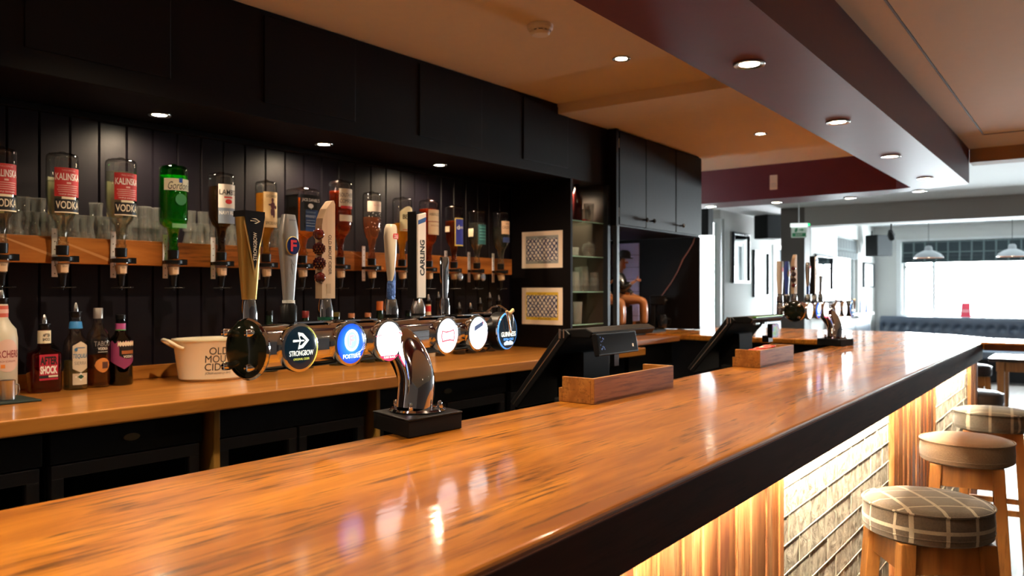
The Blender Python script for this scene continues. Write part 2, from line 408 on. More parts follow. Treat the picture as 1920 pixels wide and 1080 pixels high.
# back wall behind the bar: tongue and groove boards, in the frame turned by DEL
w = MB(); pitch = 0.1055; s = -1.0
while s < 3.96:
    e = min(s + pitch, 3.965)
    for (a, c, d) in ((s, s + 0.006, 1), (s + 0.006, e - 0.004, 0), (e - 0.004, e, 2)):
        if d == 0: w.box(-3.15, -3.13, a, c, 0, 2.10, BOARD)
        elif d == 1: w.add([(-3.139, a, 0), (-3.13, c, 0), (-3.13, c, 2.1), (-3.139, a, 2.1)], [(0, 1, 2, 3)], BOARD)
        else: w.add([(-3.13, a, 0), (-3.139, c, 0), (-3.139, c, 2.1), (-3.13, a, 2.1)], [(0, 1, 2, 3)], BOARD)
    s += pitch
structure(w, 'wall_back', rot=RW)
structure(MB().box(-3.35, -3.15, -2.2, 4.385, 0, 2.6, NAVY), 'wall_behind_boards', rot=RW)
structure(MB().box(-3.6, 3.6, -2.4, -2.2, 0, 2.6, mat('rear_wall_paint', (0.20, 0.15, 0.12), rough=0.8)), 'wall_rear')
structure(MB().box(3.6, 3.8, -2.4, 15.3, 0, 2.6, mat('side_wall_paint', (0.16, 0.13, 0.12), rough=0.8)), 'wall_right')
structure(MB().box(-6.4, -6.2, 5.7, 15.3, 0, 2.6, WHITEW), 'wall_outer')
structure(MB().box(-6.2, -3.25, 5.84, 5.98, 0, 2.6, WHITEW), 'wall_service')
# far-left walls
MX = -4.13
dy = lambda px, X: px_on(px, -X)[0]
y_door0, y_door1 = dy(1449, MX), dy(1480, MX)
wl = MB()
wl.box(MX - 0.15, MX, 10.585, y_door0, 0, 2.5, WHITEW).box(MX - 0.15, MX, y_door1, 15.3, 0, 2.5, WHITEW).box(MX - 0.15, MX, y_door0, y_door1, 2.12, 2.5, WHITEW)
structure(wl, 'wall_mirror_side')
d_ = MB(); d_.box(MX - 0.12, MX - 0.07, y_door0 + 0.04, y_door1 - 0.04, 0, 2.08, mat('slate_blue_door', (0.10, 0.14, 0.18), rough=0.5))
frame_box(d_, 'Y', y_door0, y_door1, 0, 2.12, MX - 0.14, MX + 0.02, 0.05, TRIMW)
structure(d_, 'door_1')
# stub wall left of the mirrors; window added to make its strip bright white
st = MB(); X0, X1 = -6.2, MX
st.box(X0, X1, 10.43, 10.58, 0, 0.75, WHITEW).box(X0, X1, 10.43, 10.58, 2.38, 2.5, WHITEW).box(X0, -5.9, 10.43, 10.58, 0.75, 2.38, WHITEW)
structure(st, 'wall_stub')
def window(name, axis, a0, a1, z0, z1, p0, p1, mull=(), bars=(), m=TRIMW):
    root = tag(thing(name, None, None), kind='structure'); f = MB(); frame_box(f, axis, a0, a1, z0, z1, p0, p1, 0.05, m)
    for q in mull: f.box(*((q - 0.025, q + 0.025, p0, p1) if axis == 'X' else (p0, p1, q - 0.025, q + 0.025)), z0 + 0.05, z1 - 0.05, m)
    for (q0, q1, z) in bars: f.box(*((q0, q1, p0, p1) if axis == 'X' else (p0, p1, q0, q1)), z - 0.02, z + 0.02, m)
    f.build('window_frame', root, bevel=0.004)
    gm = MB(); pm = (p0 + p1) / 2
    gm.box(*((a0 + 0.03, a1 - 0.03, pm - 0.003, pm + 0.003) if axis == 'X' else (pm - 0.003, pm + 0.003, a0 + 0.03, a1 - 0.03)), z0 + 0.03, z1 - 0.03, glass('window_glass', (0.97, 1, 1), 0.5))
    gm.build('window_pane', root)
    return root
window('added_bright_window', 'X', -5.9, -4.135, 0.75, 2.38, 10.45, 10.52)
# far-left side wall with a side window, and the dark pillar that carries the beam
SX = -3.11
wy0, wy1 = dy(1570, SX), dy(1609, SX)
sw = MB()
sw.box(SX - 0.12, SX, 11.05, wy0, 0, 2.5, WHITEW).box(SX - 0.12, SX, wy1, 15.0, 0, 2.5, WHITEW).box(SX - 0.12, SX, wy0, wy1, 2.22, 2.5, WHITEW).box(SX - 0.12, SX, wy0, wy1, 0, 0.78, WHITEW)
structure(sw, 'wall_side')
window('window_2', 'Y', wy0, wy1, 0.78, 2.22, SX - 0.11, SX - 0.05)
structure(MB().box(-3.42, -3.11, 10.78, 11.07, 0, 2.5, mat('brown_pillar_paint', (0.085, 0.070, 0.060), rough=0.6)), 'wall_pillar')
# far wall and its wide window
FY = 14.9; wx0, wx1 = xaty(1692, FY), 1.6
fw = MB()
fw.box(-3.3, wx0, FY, FY + 0.2, 0, 2.5, WHITEW).box(wx1, 3.6, FY, FY + 0.2, 0, 2.5, WHITEW).box(wx0, wx1, FY, FY + 0.2, 2.20, 2.5, WHITEW).box(wx0, wx1, FY, FY + 0.2, 0, 0.95, WHITEW)
structure(fw, 'wall_far')
mu = xaty(1750, FY)
window('window_1', 'X', wx0, wx1, 0.95, 2.20, FY + 0.05, FY + 0.12, mull=(mu, 0.0), bars=((wx0, mu, 1.80),))
structure(MB().box(wx0 - 0.05, wx1 + 0.05, FY - 0.10, FY + 0.05, 0.925, 0.96, TRIMW), 'window_sill')
tf = MB(); frame_box(tf, 'X', wx0 - 0.09, wx1 + 0.08, 0.93, 2.27, FY - 0.02, FY + 0.01, 0.07, TRIMW); structure(tf, 'trim_2')
portal((wx0 + wx1) / 2, FY + 0.22, 1.57, wx1 - wx0, 1.25, (-pi / 2, 0, 0))
portal(SX - 0.2, (wy0 + wy1) / 2, 1.5, wy1 - wy0, 1.44, (0, -pi / 2, 0))
portal(-5.02, 10.66, 1.56, 1.76, 1.63, (-pi / 2, 0, 0))  # portal for the window added to brighten the stub wall

# ================================================================== THE BAR
bar = thing('bar_counter', 'long varnished orange oak bar with a dark front edge', 'bar counter')
t = MB()
outline = [(-0.54, -1.0), (-0.54, 5.37), (1.2, 5.41), (1.2, 5.76), (-0.30, 5.80), (-0.55, 5.90), (-0.78, 6.18), (-1.15, 6.40), (-2.95, 6.45), (-2.95, 5.095), (-1.175, 5.095), (-1.165, 2.5), (-1.20, 1.2), (-1.25, -1.0)]
t.prism(outline, 1.064, 1.10, BARWOOD)
t.build('worktop', bar, bevel=0.009, seg=4)
f = MB()
f.prism([(-0.5405, -1.0), (-0.5405, 5.35), (-0.565, 5.35), (-0.565, -1.0)], 1.004, 1.062, FASCIA)
f.prism([(-0.536, -1.0), (-0.536, 5.366), (-0.5415, 5.366), (-0.5415, -1.0)], 1.002, 1.091, FASCIA)
f.prism([(-0.53, 5.366), (1.2, 5.405), (1.2, 5.42), (-0.53, 5.40)], 1.055, 1.091, FASCIA)
f.build('front_edge', bar, bevel=0.002, label='dark brown front edge board')
bf = MB(); bf.box(-1.12, -0.64, -1.0, 5.78, 0.0, 1.064, NAVY).box(-2.9, -1.12, 5.16, 5.78, 0, 1.064, NAVY)
bf.build('carcass', bar)
# lit front panels: slatted timber and rough brick
XF = -0.62
yat = lambda px: px_on(px, -XF)[0]
seg = [-1.0, 0.62, yat(1459), yat(1668), yat(1750), yat(1815), 5.78]
kinds = ['brick', 'slat', 'brick', 'slat', 'brick', 'slat']
def slat_mat(i):
    r = random.Random(i); k = r.uniform(0.55, 1.15)
    return wood('cladding_slat_%d' % i, (0.24 * k, 0.078 * k, 0.024), (0.42 * k, 0.17 * k, 0.065 * k), (0.56 * k, 0.28 * k, 0.13 * k), 'Z', rough=0.45, coat=0.1, pores=0.8, spec=0.25, grain=1.3 + i * 0.2)
SM = [slat_mat(i) for i in range(5)]
def brick_mat():
    m, nt, p = nodes_of('rough_cream_brick'); L = nt.links
    tc = nt.nodes.new('ShaderNodeTexCoord'); n1 = nt.nodes.new('ShaderNodeTexNoise'); n1.inputs['Scale'].default_value = 26; n1.inputs['Detail'].default_value = 8; n1.inputs['Roughness'].default_value = 0.62; n1.inputs['Distortion'].default_value = 0.6
    L.new(tc.outputs['Object'], n1.inputs['Vector'])
    r = nt.nodes.new('ShaderNodeValToRGB'); r.color_ramp.elements[0].color = (0.13, 0.115, 0.09, 1); r.color_ramp.elements[1].color = (0.52, 0.49, 0.42, 1); r.color_ramp.elements[0].position = 0.3; r.color_ramp.elements[1].position = 0.62
    L.new(n1.outputs['Fac'], r.inputs['Fac']); L.new(r.outputs['Color'], p.inputs['Base Color']); p.inputs['Roughness'].default_value = 0.9
    bb = nt.nodes.new('ShaderNodeBump'); bb.inputs['Strength'].default_value = 1.0; bb.inputs['Distance'].default_value = 0.009; L.new(n1.outputs['Fac'], bb.inputs['Height']); L.new(bb.outputs['Normal'], p.inputs['Normal'])
    return m
BRICK = brick_mat(); MORTAR = mat('pale_mortar', (0.60, 0.57, 0.48), rough=0.95, bump=0.4, bscale=90)
for i, k in enumerate(kinds):
    a, c = seg[i], seg[i + 1]; p = MB()
    if k == 'slat':
        y = a; j = i * 11
        while y < c - 0.004:
            j += 1; wd = 0.034 + 0.028 * ((j * 7) % 5) / 5; e = min(y + wd, c)
            p.box(XF - 0.03, XF + 0.016 - 0.004 * (j % 2), y + 0.0012, e - 0.0012, 0.0, 1.062, SM[(j * 3) % 5]); y = e
        p.build('timber_panel', bar, bevel=0.003, label='vertical orange timber strips')
    else:
        p.box(XF - 0.05, XF - 0.012, a, c, 0, 1.062, MORTAR)
        z = 1.058; row = 0; r = random.Random(i)
        while z > 0.02:
            y = a - (0.09 if row % 2 else 0.0)
            while y < c:
                y0, y1 = max(y + 0.002, a), min(y + 0.178, c)
                if y1 - y0 > 0.01: p.box(XF - 0.03, XF - 0.0032 + r.uniform(-0.0008, 0.0008), y0, y1, max(z - 0.0700, 0.0), z - 0.002, BRICK)
                if y0 > a + 0.004: p.box(XF - 0.02, XF - 0.0018, y0 - 0.0040, y0 - 0.0005, max(z - 0.0715, 0.0), z, MORTAR)
                y += 0.18
            p.box(XF - 0.02, XF - 0.0016, a, c, max(z - 0.0738, 0), max(z - 0.0708, 0.0005), MORTAR); z -= 0.072; row += 1
        p.build('brick_panel', bar, bevel=0.004, label='rough cream brick panel')
led = MB(); led.box(-0.598, -0.570, 0.0, 5.34, 1.050, 1.060, mat('led_strip_light', (1, 0.9, 0.7), emit=(1.0, 0.82, 0.56), es=300.0))
led.build('strip_light', bar, label='glowing strip light')

# ================================================================== BACK COUNTER (turned frame)
bc = thing('back_counter', 'varnished wooden back counter under the upturned spirit bottles', 'counter', rot=RW)
c = MB(); c.box(-3.128, -2.40, -1.0, 4.385, 1.002, 1.05, COUNTER)
c.build('worktop', bc, bevel=0.006, seg=3)
MB().box(-3.128, -3.108, -1.0, 3.96, 1.0505, 1.103, COUNTER).build('upstand', bc, bevel=0.003)
def post(px0, px1):
    a, _ = px_on(px0, 2.46, PHW); e, _ = px_on(px1, 2.46, PHW)
    MB().box(-2.9, -2.46, a, e, 0.0, 1.001, wood('pine_post', (0.22, 0.11, 0.02), (0.34, 0.17, 0.03), (0.42, 0.22, 0.05), 'Z', pores=0.3)).build('divider', bc, bevel=0.002, label='yellowish pine divider post')
    return a, e
p1_ = post(401, 413); p2_ = post(706, 713)
# coolers under the counter
CG = glass('cooler_glass', (0.75, 0.78, 0.8), 0.35)
def cooler(s0, s1, label, zt=0.985, badge=True, fill=0):
    root = thing('bottle_cooler', label, 'drinks cooler', loc=W(2.8, (s0 + s1) / 2, 0), rot=RW, group=None)
    h = (s1 - s0) / 2
    m = MB(); m.box(-0.28, 0.26, -h, h, 0.02, 0.06, BLACKM).box(-0.28, 0.30, -h, h, 0.89, zt, BLACKM).box(-0.28, -0.25, -h, h, 0.06, 0.89, BLACKM).box(-0.25, 0.26, -h, -h + 0.02, 0.06, 0.89, BLACKM).box(-0.25, 0.26, h - 0.02, h, 0.06, 0.89, BLACKM)
    m.box(-0.25, 0.2, -h + 0.02, h - 0.02, 0.47, 0.48, BLACKM)
    m.build('cabinet', root, bevel=0.003)
    nd = 2 if s1 - s0 > 0.6 else 1
    for q in range(nd):
        a = -h + 2 * h * q / nd + 0.006; e = -h + 2 * h * (q + 1) / nd - 0.006
        dr = MB(); gry = mat('cooler_door_frame', (0.045, 0.045, 0.050), rough=0.35)
        for (b0, b1, c0, c1) in ((a, e, 0.845, 0.885), (a, e, 0.065, 0.105), (a, a + 0.035, 0.105, 0.845), (e - 0.035, e, 0.105, 0.845)): dr.box(0.265, 0.295, b0, b1, c0, c1, gry)
        fr = dr.build('door', root, bevel=0.002)
        g_ = MB(); g_.box(0.278, 0.284, a + 0.03, e - 0.03, 0.1, 0.85, CG); g_.build('door_glass', fr)
    if badge:
        bd = MB(); bd.lathe([(0.0, 0), (0.026, 0), (0.026, 0.003), (0.0, 0.004)], mat('dull_brass', (0.22, 0.17, 0.10), rough=0.4, metal=0.6), 24, T(0.3, 0.0, 0.94, ry=pi / 2), sx=0.45)
        bd.build('badge', root, label='small oval metal badge')
    if fill:
        for q in range(fill):
            yy = -h + 0.10 + (2 * h - 0.2) * q / max(1, fill - 1)
            cn = MB(); hh = 0.20 + 0.03 * (q % 3)
            cn.lathe([(0.028, 0), (0.032, 0.01), (0.032, hh * 0.62), (0.014, hh * 0.82), (0.014, hh), (0.0, hh)], mat('dark_bottle_glass', (0.05, 0.055, 0.045), rough=0.15), 14)
            cn.patch(0.05, 0.08, mat('dim_bottle_label', (0.50, 0.46, 0.40), rough=0.6), Matrix.Rotation(pi / 2, 4, 'Z'), R=0.0325, cy=0.07)
            pp = W(2.8 - 0.17 + 0.06 * (q % 2) * 0.4, (s0 + s1) / 2 + yy, 0.481)
            o = cn.build('beer_bottle', loc=pp, rot=RW)
            tag(o, 'dark beer bottle standing behind the cooler glass left of the yellow post', 'bottle', 'beer bottles in the undercounter cooler')
    return root
cooler(-0.35, p1_[0] - 0.50 - 0.02, 'black drinks cooler below the four standing liqueur bottles, nearest the camera')
cooler(p1_[0] - 0.50, p1_[0] - 0.02, 'black drinks cooler with an oval badge, left of the first yellow post', fill=6)
cooler(p1_[1] + 0.02, p2_[0] - 0.02, 'black glass-doored cooler between the two yellow posts', badge=False)
cooler(p2_[1] + 0.02, p2_[1] + 0.88, 'black drinks cooler behind the chrome beer tower foot', fill=5)
cooler(p2_[1] + 0.92, 4.30, 'black drinks cooler behind the first till', badge=False)

# bulkhead above the optics with applied boards and the end panel
bh = thing('overhead_bulkhead', 'black painted bulkhead above the upturned bottles with applied boards', 'bulkhead', rot=RW)
m = MB(); m.box(-3.128, -2.675, -1.0, 4.385, 2.07, 2.489, NAVY).box(-3.128, -3.10, -1.0, 3.96, 2.045, 2.07, NAVY)
m.build('casing', bh, bevel=0.003)
for (a, e, z0) in ((47, 322, 2.142), (497, 668, 2.130), (788, 905, 2.130), (983, 1066, 2.125)):
    s0 = px_on(a, 2.667, PHW)[0]; s1 = px_on(e, 2.667, PHW)[0]
    MB().box(-2.676, -2.6705, s0, s1, z0, 2.47, NAVY).build('applied_board', bh, bevel=0.003)
ep = MB(); ep.box(-3.128, -2.676, 3.966, 3.99, 1.0505, 2.069, NAVY)
tag(ep.build('end_panel', bevel=0.003, rot=RW), 'tall dark upright panel carrying the two pinned posters', 'panel')

# ---------------------------------------------------------------- downlights
def downlight(x, y, z, label, group, power, r=0.045, glow=60, ang=110, rot=0, spot=True):
    root = thing('downlight', label, 'ceiling light', (x, y, z), group=group)
    g = MB(); g.lathe([(r * 0.62, -0.0008), (r * 0.70, -0.003), (r * 0.96, -0.005), (r, -0.002), (r, -0.0002)], STEEL, 28)
    g.build('trim_ring', root)
    q = MB(); q.lathe([(r * 0.63, -0.0016), (0.0, -0.0020)], mat('lamp_glow', (1, 1, 1), emit=(1.0, 0.86, 0.62), es=glow), 24)
    q.build('bulb', root)
    if spot: spot_lamp(x, y, z - 0.012, power, ang)
    return root
GB = 'downlights along the plum beam'
for i, (y, wh) in enumerate([(0.35, 'in the plum beam right above the near bar end'), (1.475, 'in the plum beam above the first beer tower'), (2.595, 'largest in the plum beam, first of its row'), (3.716, 'second along the plum beam'), (4.84, 'third along the plum beam'), (5.93, 'last along the plum beam before its corner')]):
    downlight(-0.927, y, 2.148, 'round chrome downlight, lit, ' + wh, GB, P_BEAM, r=0.052)
for (px, py, wh) in ((1724, 358, 'nearest the beam corner'), (1593, 371, 'second from the beam corner'), (1455, 379, 'third from the beam corner'), (1332, 387, 'beside the tall cupboard')):
    x, y, d = onplane(px, py, 2.15)
    downlight(x, y, 2.148, 'round lit downlight under the crosswise plum beam, ' + wh, 'downlights under the crosswise beam', P_CROSS, r=0.05)
for (x, y, z, wh) in ((-1.80, 3.33, 2.488, 'near the smoke detector'), (-1.78, 5.19, 2.428, 'past the ceiling step'), (-1.80, 1.45, 2.488, 'above the beer taps'), (-1.8, -0.4, 2.488, 'over the near end of the serving gangway')):
    downlight(x, y, z, 'small lit downlight in the cream ceiling, ' + wh, 'downlights in the cream ceiling', P_CEIL, r=0.043, ang=140)
for (px, py, wh) in ((299, 214, 'above the green gin bottle'), (607, 271, 'above the square whiskey bottle'), (824, 312, 'near the end panel')):
    s_, d_2 = px_on(px, 2.93, PHW); v = W(2.93, s_, 2.068)
    downlight(v.x, v.y, v.z, 'lit downlight in the black bulkhead soffit, ' + wh, 'downlights in the bulkhead soffit', P_ALC, r=0.042, ang=168)
v = W(2.93, -0.2, 2.068); downlight(v.x, v.y, v.z, 'lit downlight in the black bulkhead soffit, above the nearest vodka', 'downlights in the bulkhead soffit', P_ALC, r=0.042, ang=168)
v = W(2.86, 4.17, 2.068); downlight(v.x, v.y, v.z, 'lit downlight inside the top of the shelf niche', 'niche downlight', 22.0, r=0.03, ang=160)
# customer-side ceiling lights, out of the picture to the right
for (x, y) in ((1.6, 1.0), (1.6, 3.6)):
    downlight(x, y, 2.392, 'round lit downlight in the cream ceiling over the customer side', 'customer side downlights', 9.0, ang=140)

# smoke detector, motion sensor
x, y, d = onplane(1013, 47, 2.49)
sd = thing('smoke_detector', 'white round smoke detector on the cream ceiling', 'smoke detector', (x, y, 2.49))
q = MB(); q.lathe([(0.034, -0.042), (0.040, -0.036), (0.040, -0.028)], WHITE, 24); q.lathe([(0.046, -0.024), (0.052, -0.018), (0.053, -0.001), (0.0, -0.001)], WHITE, 28); q.build('housing', sd)
q = MB(); q.lathe([(0.034, -0.029), (0.036, -0.023)], BLACKM, 20)
for k in range(10): q.box(0.034, 0.044, -0.003, 0.003, -0.03, -0.022, WHITE, Matrix.Rotation(k * pi / 5, 4, 'Z'))
q.build('vent_ring', sd)
yb = 6.56; xs = xaty(1454, yb); dd = -xs * sin(PHI) + yb * cos(PHI)
q = MB(); zc = zat(343, dd); q.box(-0.032, 0.032, -0.045, -0.012, -0.06, 0.06, mat('sensor_ivory', (0.72, 0.62, 0.50), rough=0.5)).box(-0.022, 0.022, -0.049, -0.040, -0.045, -0.005, mat('sensor_lens', (0.6, 0.55, 0.48), rough=0.3))
tag(q.build('motion_sensor', bevel=0.008, seg=3, loc=(xs, yb - 0.005 + 0.0, zc)), 'ivory motion sensor on the dark plum crosswise beam', 'sensor')
# ================================================================== NICHE, TALL CUPBOARD, SIDE COUNTER
NGLOSS = NAVY
POST = mat('blue_black_post_paint', (0.020, 0.026, 0.036), rough=0.35)
ni = thing('shelf_niche', 'narrow open black niche with glass shelves beside the posters', 'shelf unit', rot=RW)
m = MB(); m.box(-3.148, -3.13, 3.992, 4.365, 1.0505, 2.069, mat('niche_brown_paint', (0.055, 0.040, 0.032), rough=0.5)).box(-3.13, -2.66, 4.365, 4.385, 1.0505, 2.069, mat('niche_brown_paint', (0, 0, 0)))
m.build('casing', ni)
MB().box(-2.69, -2.655, 4.355, 4.386, 1.0505, 2.069, POST).build('front_post', ni, bevel=0.002)
GS = glass('green_edge_glass', (0.88, 0.96, 0.92), 0.5, 0.02)
GE = mat('glass_shelf_edge', (0.30, 0.55, 0.45), rough=0.15)
for z in (1.828, 1.612, 1.395, 1.195):
    MB().box(-3.12, -2.692, 3.993, 4.363, z - 0.006, z, GS).box(-2.692, -2.688, 3.993, 4.363, z - 0.006, z, GE).build('glass_shelf', ni)
sc_y0 = 4.475; sc_y1 = px_on(1316, 2.45)[0]
pa = px_on(1212, 2.45)[0]; pb = px_on(1268, 2.45)[0]
cu = thing('wall_cupboard', 'tall black three-door wall cupboard reaching the cream ceiling', 'cupboard')
m = MB(); m.box(-3.24, -2.472, sc_y0, sc_y1, 1.812, 2.428, NAVY).box(-2.472, -2.455, sc_y0, sc_y0 + 0.035, 1.812, 2.428, NAVY)
m.build('carcass', cu, bevel=0.003)
for (a, e, kpx) in ((sc_y0 + 0.04, pa - 0.003, pa - 0.05), (pa + 0.003, pb - 0.006, pa + 0.06), (pb + 0.006, sc_y1, pb + 0.06)):
    dr = MB().box(-2.471, -2.452, a, e, 1.822, 2.415, NAVY).build('door', cu, bevel=0.003)
    kn = MB(); kn.lathe([(0.006, 0), (0.006, 0.02), (0.014, 0.026), (0.016, 0.034), (0.010, 0.041), (0.0, 0.042)], mat('dark_knob', (0.05, 0.05, 0.055), rough=0.12, metal=0.8), 18, T(-2.452, kpx, 1.872, ry=pi / 2))
    kn.build('knob', dr, label='round dark metal knob')
q = MB()
for z in (1.90, 2.34): q.lathe([(0.005, -0.03), (0.005, 0.03)], STEEL, 10, T(-2.458, sc_y0 + 0.037, z))
q.build('hinge', cu)
# recess below the cupboard
rc = thing('alcove', 'dark open alcove below the wall cupboard holding the seated statues', 'alcove')
m = MB(); m.box(-3.24, -3.22, sc_y0 + 0.02, sc_y1, 1.0905, 1.81, NAVY).box(-3.24, -2.46, sc_y1 - 0.02, sc_y1, 1.102, 1.811, NAVY)
m.build('lining', rc)
xl1 = xaty(1198, sc_y1 - 0.03)
lil = MB()
for k in range(7): lil.box(-3.22, xl1, sc_y1 - 0.030, sc_y1 - 0.0205, 1.10 + 0.098 * k, 1.10 + 0.098 * k + 0.095, mat('lilac_grey_planks', (0.42, 0.36, 0.58), rough=0.6))
lil.build('plank_lining', rc, bevel=0.002, label='lilac grey planked back board')
MB().box(-2.475, -2.445, sc_y0 - 0.01, sc_y0 + 0.022, 1.0905, 1.811, POST).build('front_post', rc, bevel=0.002)
sc_ = thing('side_counter', 'dark wood side counter running from the first till to the bar return', 'counter')
MB().box(-2.97, -2.30, 4.45, 5.09, 1.055, 1.09, wood('dark_counter_wood', (0.19, 0.06, 0.014), (0.27, 0.09, 0.022), (0.34, 0.125, 0.034), 'Y', rough=0.4, coat=0.4, pores=0.3)).box(-3.24, -2.971, 4.50, 5.80, 1.055, 1.09, MATS['dark_counter_wood']).build('worktop', sc_, bevel=0.004)
MB().box(-2.96, -2.36, 4.46, 5.09, 0, 1.054, BLACKM).build('carcass', sc_)
MB().box(-2.952, -2.93, 5.46, 5.84, 1.101, 1.16, MATS['dark_counter_wood']).build('upstand', sc_)
# ================================================================== SPIRIT SHELF
rb = thing('optic_rail', 'rough pine rail across the boards carrying the spirit optics', 'shelf rail', rot=RW)
MB().box(-3.015, -2.99, -1.0, 3.80, 1.496, 1.590, RAILWOOD).build('front_board', rb, bevel=0.002)
MB().box(-3.128, -3.016, -1.0, 3.80, 1.568, 1.590, RAILWOOD).build('shelf_board', rb)
for s_ in (px_on(155, 2.99, PHW)[0], px_on(60, 2.99, PHW)[0], px_on(690, 2.99, PHW)[0]):
    q = MB(); q.add([(-2.9895, s_ - 0.11, 1.585), (-2.9895, s_ + 0.10, 1.505), (-2.9895, s_ + 0.105, 1.515), (-2.9895, s_ - 0.105, 1.588)], [(0, 1, 2, 3)], mat('pale_scratch', (0.50, 0.22, 0.07), rough=0.6))
    q.build('scratch_mark', rb)
CLEAR = glass('clear_bottle_glass', (0.97, 0.98, 0.95), 1.0, 0.02, edge=0.22)
GREENG = glass('green_bottle_glass', (0.10, 0.72, 0.16), 1.0, 0.02, edge=0.3)
TUMB = glass('tumbler_glass', (0.96, 0.97, 0.96), 1.0, 0.03, rough=0.05, haze=0.07, edge=0.55)
TUMN = glass('haze_lit_niche_tumbler_glass', (0.96, 0.97, 0.96), 1.0, 0.06, rough=0.05, haze=0.22, edge=0.7)  # light on the niche glasses put in as extra haze
def liquid(name, col, es=0.0):
    if name in MATS: return MATS[name]
    m = bpy.data.materials.new(name); m.use_nodes = True; nt = m.node_tree; p = nt.nodes['Principled BSDF']; L = nt.links
    p.inputs['Base Color'].default_value = (*col, 1); p.inputs['Roughness'].default_value = 0.08
    tr = nt.nodes.new('ShaderNodeBsdfTransparent'); tr.inputs['Color'].default_value = (*[c ** 0.55 for c in col], 1)
    tl = nt.nodes.new('ShaderNodeBsdfTranslucent'); tl.inputs['Color'].default_value = (*[min(1, c * 1.3) for c in col], 1)
    m1 = nt.nodes.new('ShaderNodeMixShader'); m1.inputs[0].default_value = 0.22; L.new(tr.outputs[0], m1.inputs[1]); L.new(tl.outputs[0], m1.inputs[2])
    m2 = nt.nodes.new('ShaderNodeMixShader'); m2.inputs[0].default_value = 0.14; L.new(m1.outputs[0], m2.inputs[1]); L.new(p.outputs[0], m2.inputs[2])
    L.new(m2.outputs[0], nt.nodes['Material Output'].inputs['Surface']); MATS[name] = m
    return m
WATER = glass('clear_spirit', (0.93, 0.93, 0.84), 0.5, 0.02, rough=0.05, haze=0.02, edge=0.5)
LIQ = dict(amber=liquid('amber_spirit', (0.55, 0.18, 0.03)), dark=liquid('dark_rum', (0.060, 0.022, 0.012)), red=liquid('red_brown_spirit', (0.34, 0.060, 0.012)), gold=liquid('gold_spirit', (0.66, 0.33, 0.05)), green=liquid('green_gin', (0.02, 0.40, 0.06)), water=WATER, pink=liquid('rose_spirit', (0.48, 0.21, 0.12)), deep=liquid('deep_amber', (0.30, 0.07, 0.015)))

def optic(x, s, z_neck, label, D=2.93, disc=False, pale=False):
    """measure dispenser clamped to the rail: bracket strip, clamp ring, cup, spout"""
    root = thing('optic_dispenser', label, 'drinks dispenser', W(D, s, z_neck), RW, 'spirit optics on the rail')
    q = MB(); q.box(-0.0575, -0.0545, -0.012, 0.007, -0.062, 0.108, mat('white_metal_strip', (0.80, 0.78, 0.86), rough=0.4))
    for k in range(6): q.lathe([(0.0022, 0), (0.0, 0.0005)], INK, 8, T(-0.0544, -0.0025, -0.05 + 0.028 * k, ry=pi / 2))
    q.build('bracket_strip', root)
    q = MB(); q.lathe([(0.016, 0.012), (0.020, 0.014), (0.021, 0.045), (0.014, 0.047)], BLACKP, 18)
    q.lathe([(0.024, -0.008), (0.034, -0.006), (0.034, 0.006), (0.022, 0.008)], BLACKP, 20).box(-0.053, -0.02, -0.016, 0.016, -0.007, 0.007, BLACKP).box(-0.014, 0.014, 0.03, 0.05, -0.011, 0.011, BLACKP)
    q.build('clamp', root, label='black plastic clamp')
    q = MB(); cup = mat('measure_label', (0.62, 0.42, 0.26), rough=0.5) if not pale else CREAM
    q.lathe([(0.015, -0.052), (0.025, -0.012), (0.025, -0.008)], TUMB, 18)
    q.lathe([(0.0, -0.050), (0.0145, -0.050), (0.020, -0.018), (0.0, -0.018)], mat('measure_tinted', (0.50, 0.30, 0.16), rough=0.3), 16)
    q.patch(0.026, 0.026, cup, Matrix.Rotation(pi / 2, 4, 'Z'), R=0.0215, cy=-0.034)
    q.text('35ml', INK, 0.016, 0.006, Matrix.Rotation(pi / 2, 4, 'Z'), R=0.0218, cy=-0.026, keep=True)
    q.build('measure_cup', root)
    q = MB(); q.lathe([(0.004, -0.108), (0.005, -0.095), (0.010, -0.092), (0.013, -0.060), (0.016, -0.052)], BLACKP, 14)
    q.tube([(0.0, -0.035, -0.100), (0.02, -0.01, -0.100), (0.03, 0.02, -0.099), (0.01, 0.04, -0.098)], 0.0022, BLACKP, 6)
    q.lathe([(0.0055, -0.101), (0.0055, -0.096)], STEEL, 10)
    q.build('spout', root)
    if disc:
        q = MB(); q.lathe([(0.0, 0.004), (0.019, 0.004), (0.019, 0.0), (0.022, 0.0), (0.022, 0.006), (0.019, 0.007)], STEEL, 24, T(0.036, 0.006, -0.035, ry=pi / 2))
        q.lathe([(0.0, 0.0), (0.018, 0.0), (0.018, 0.0048)], mat(disc, (0.42, 0.08, 0.03) if disc == 'red_badge_disc' else (0.25, 0.22, 0.20), rough=0.3), 20, T(0.036, 0.006, -0.035, ry=pi / 2))
        q.build('badge_disc', root)
    return root
RB = Matrix.Rotation(pi / 2, 4, 'Z')      # labels face the bar (+X)
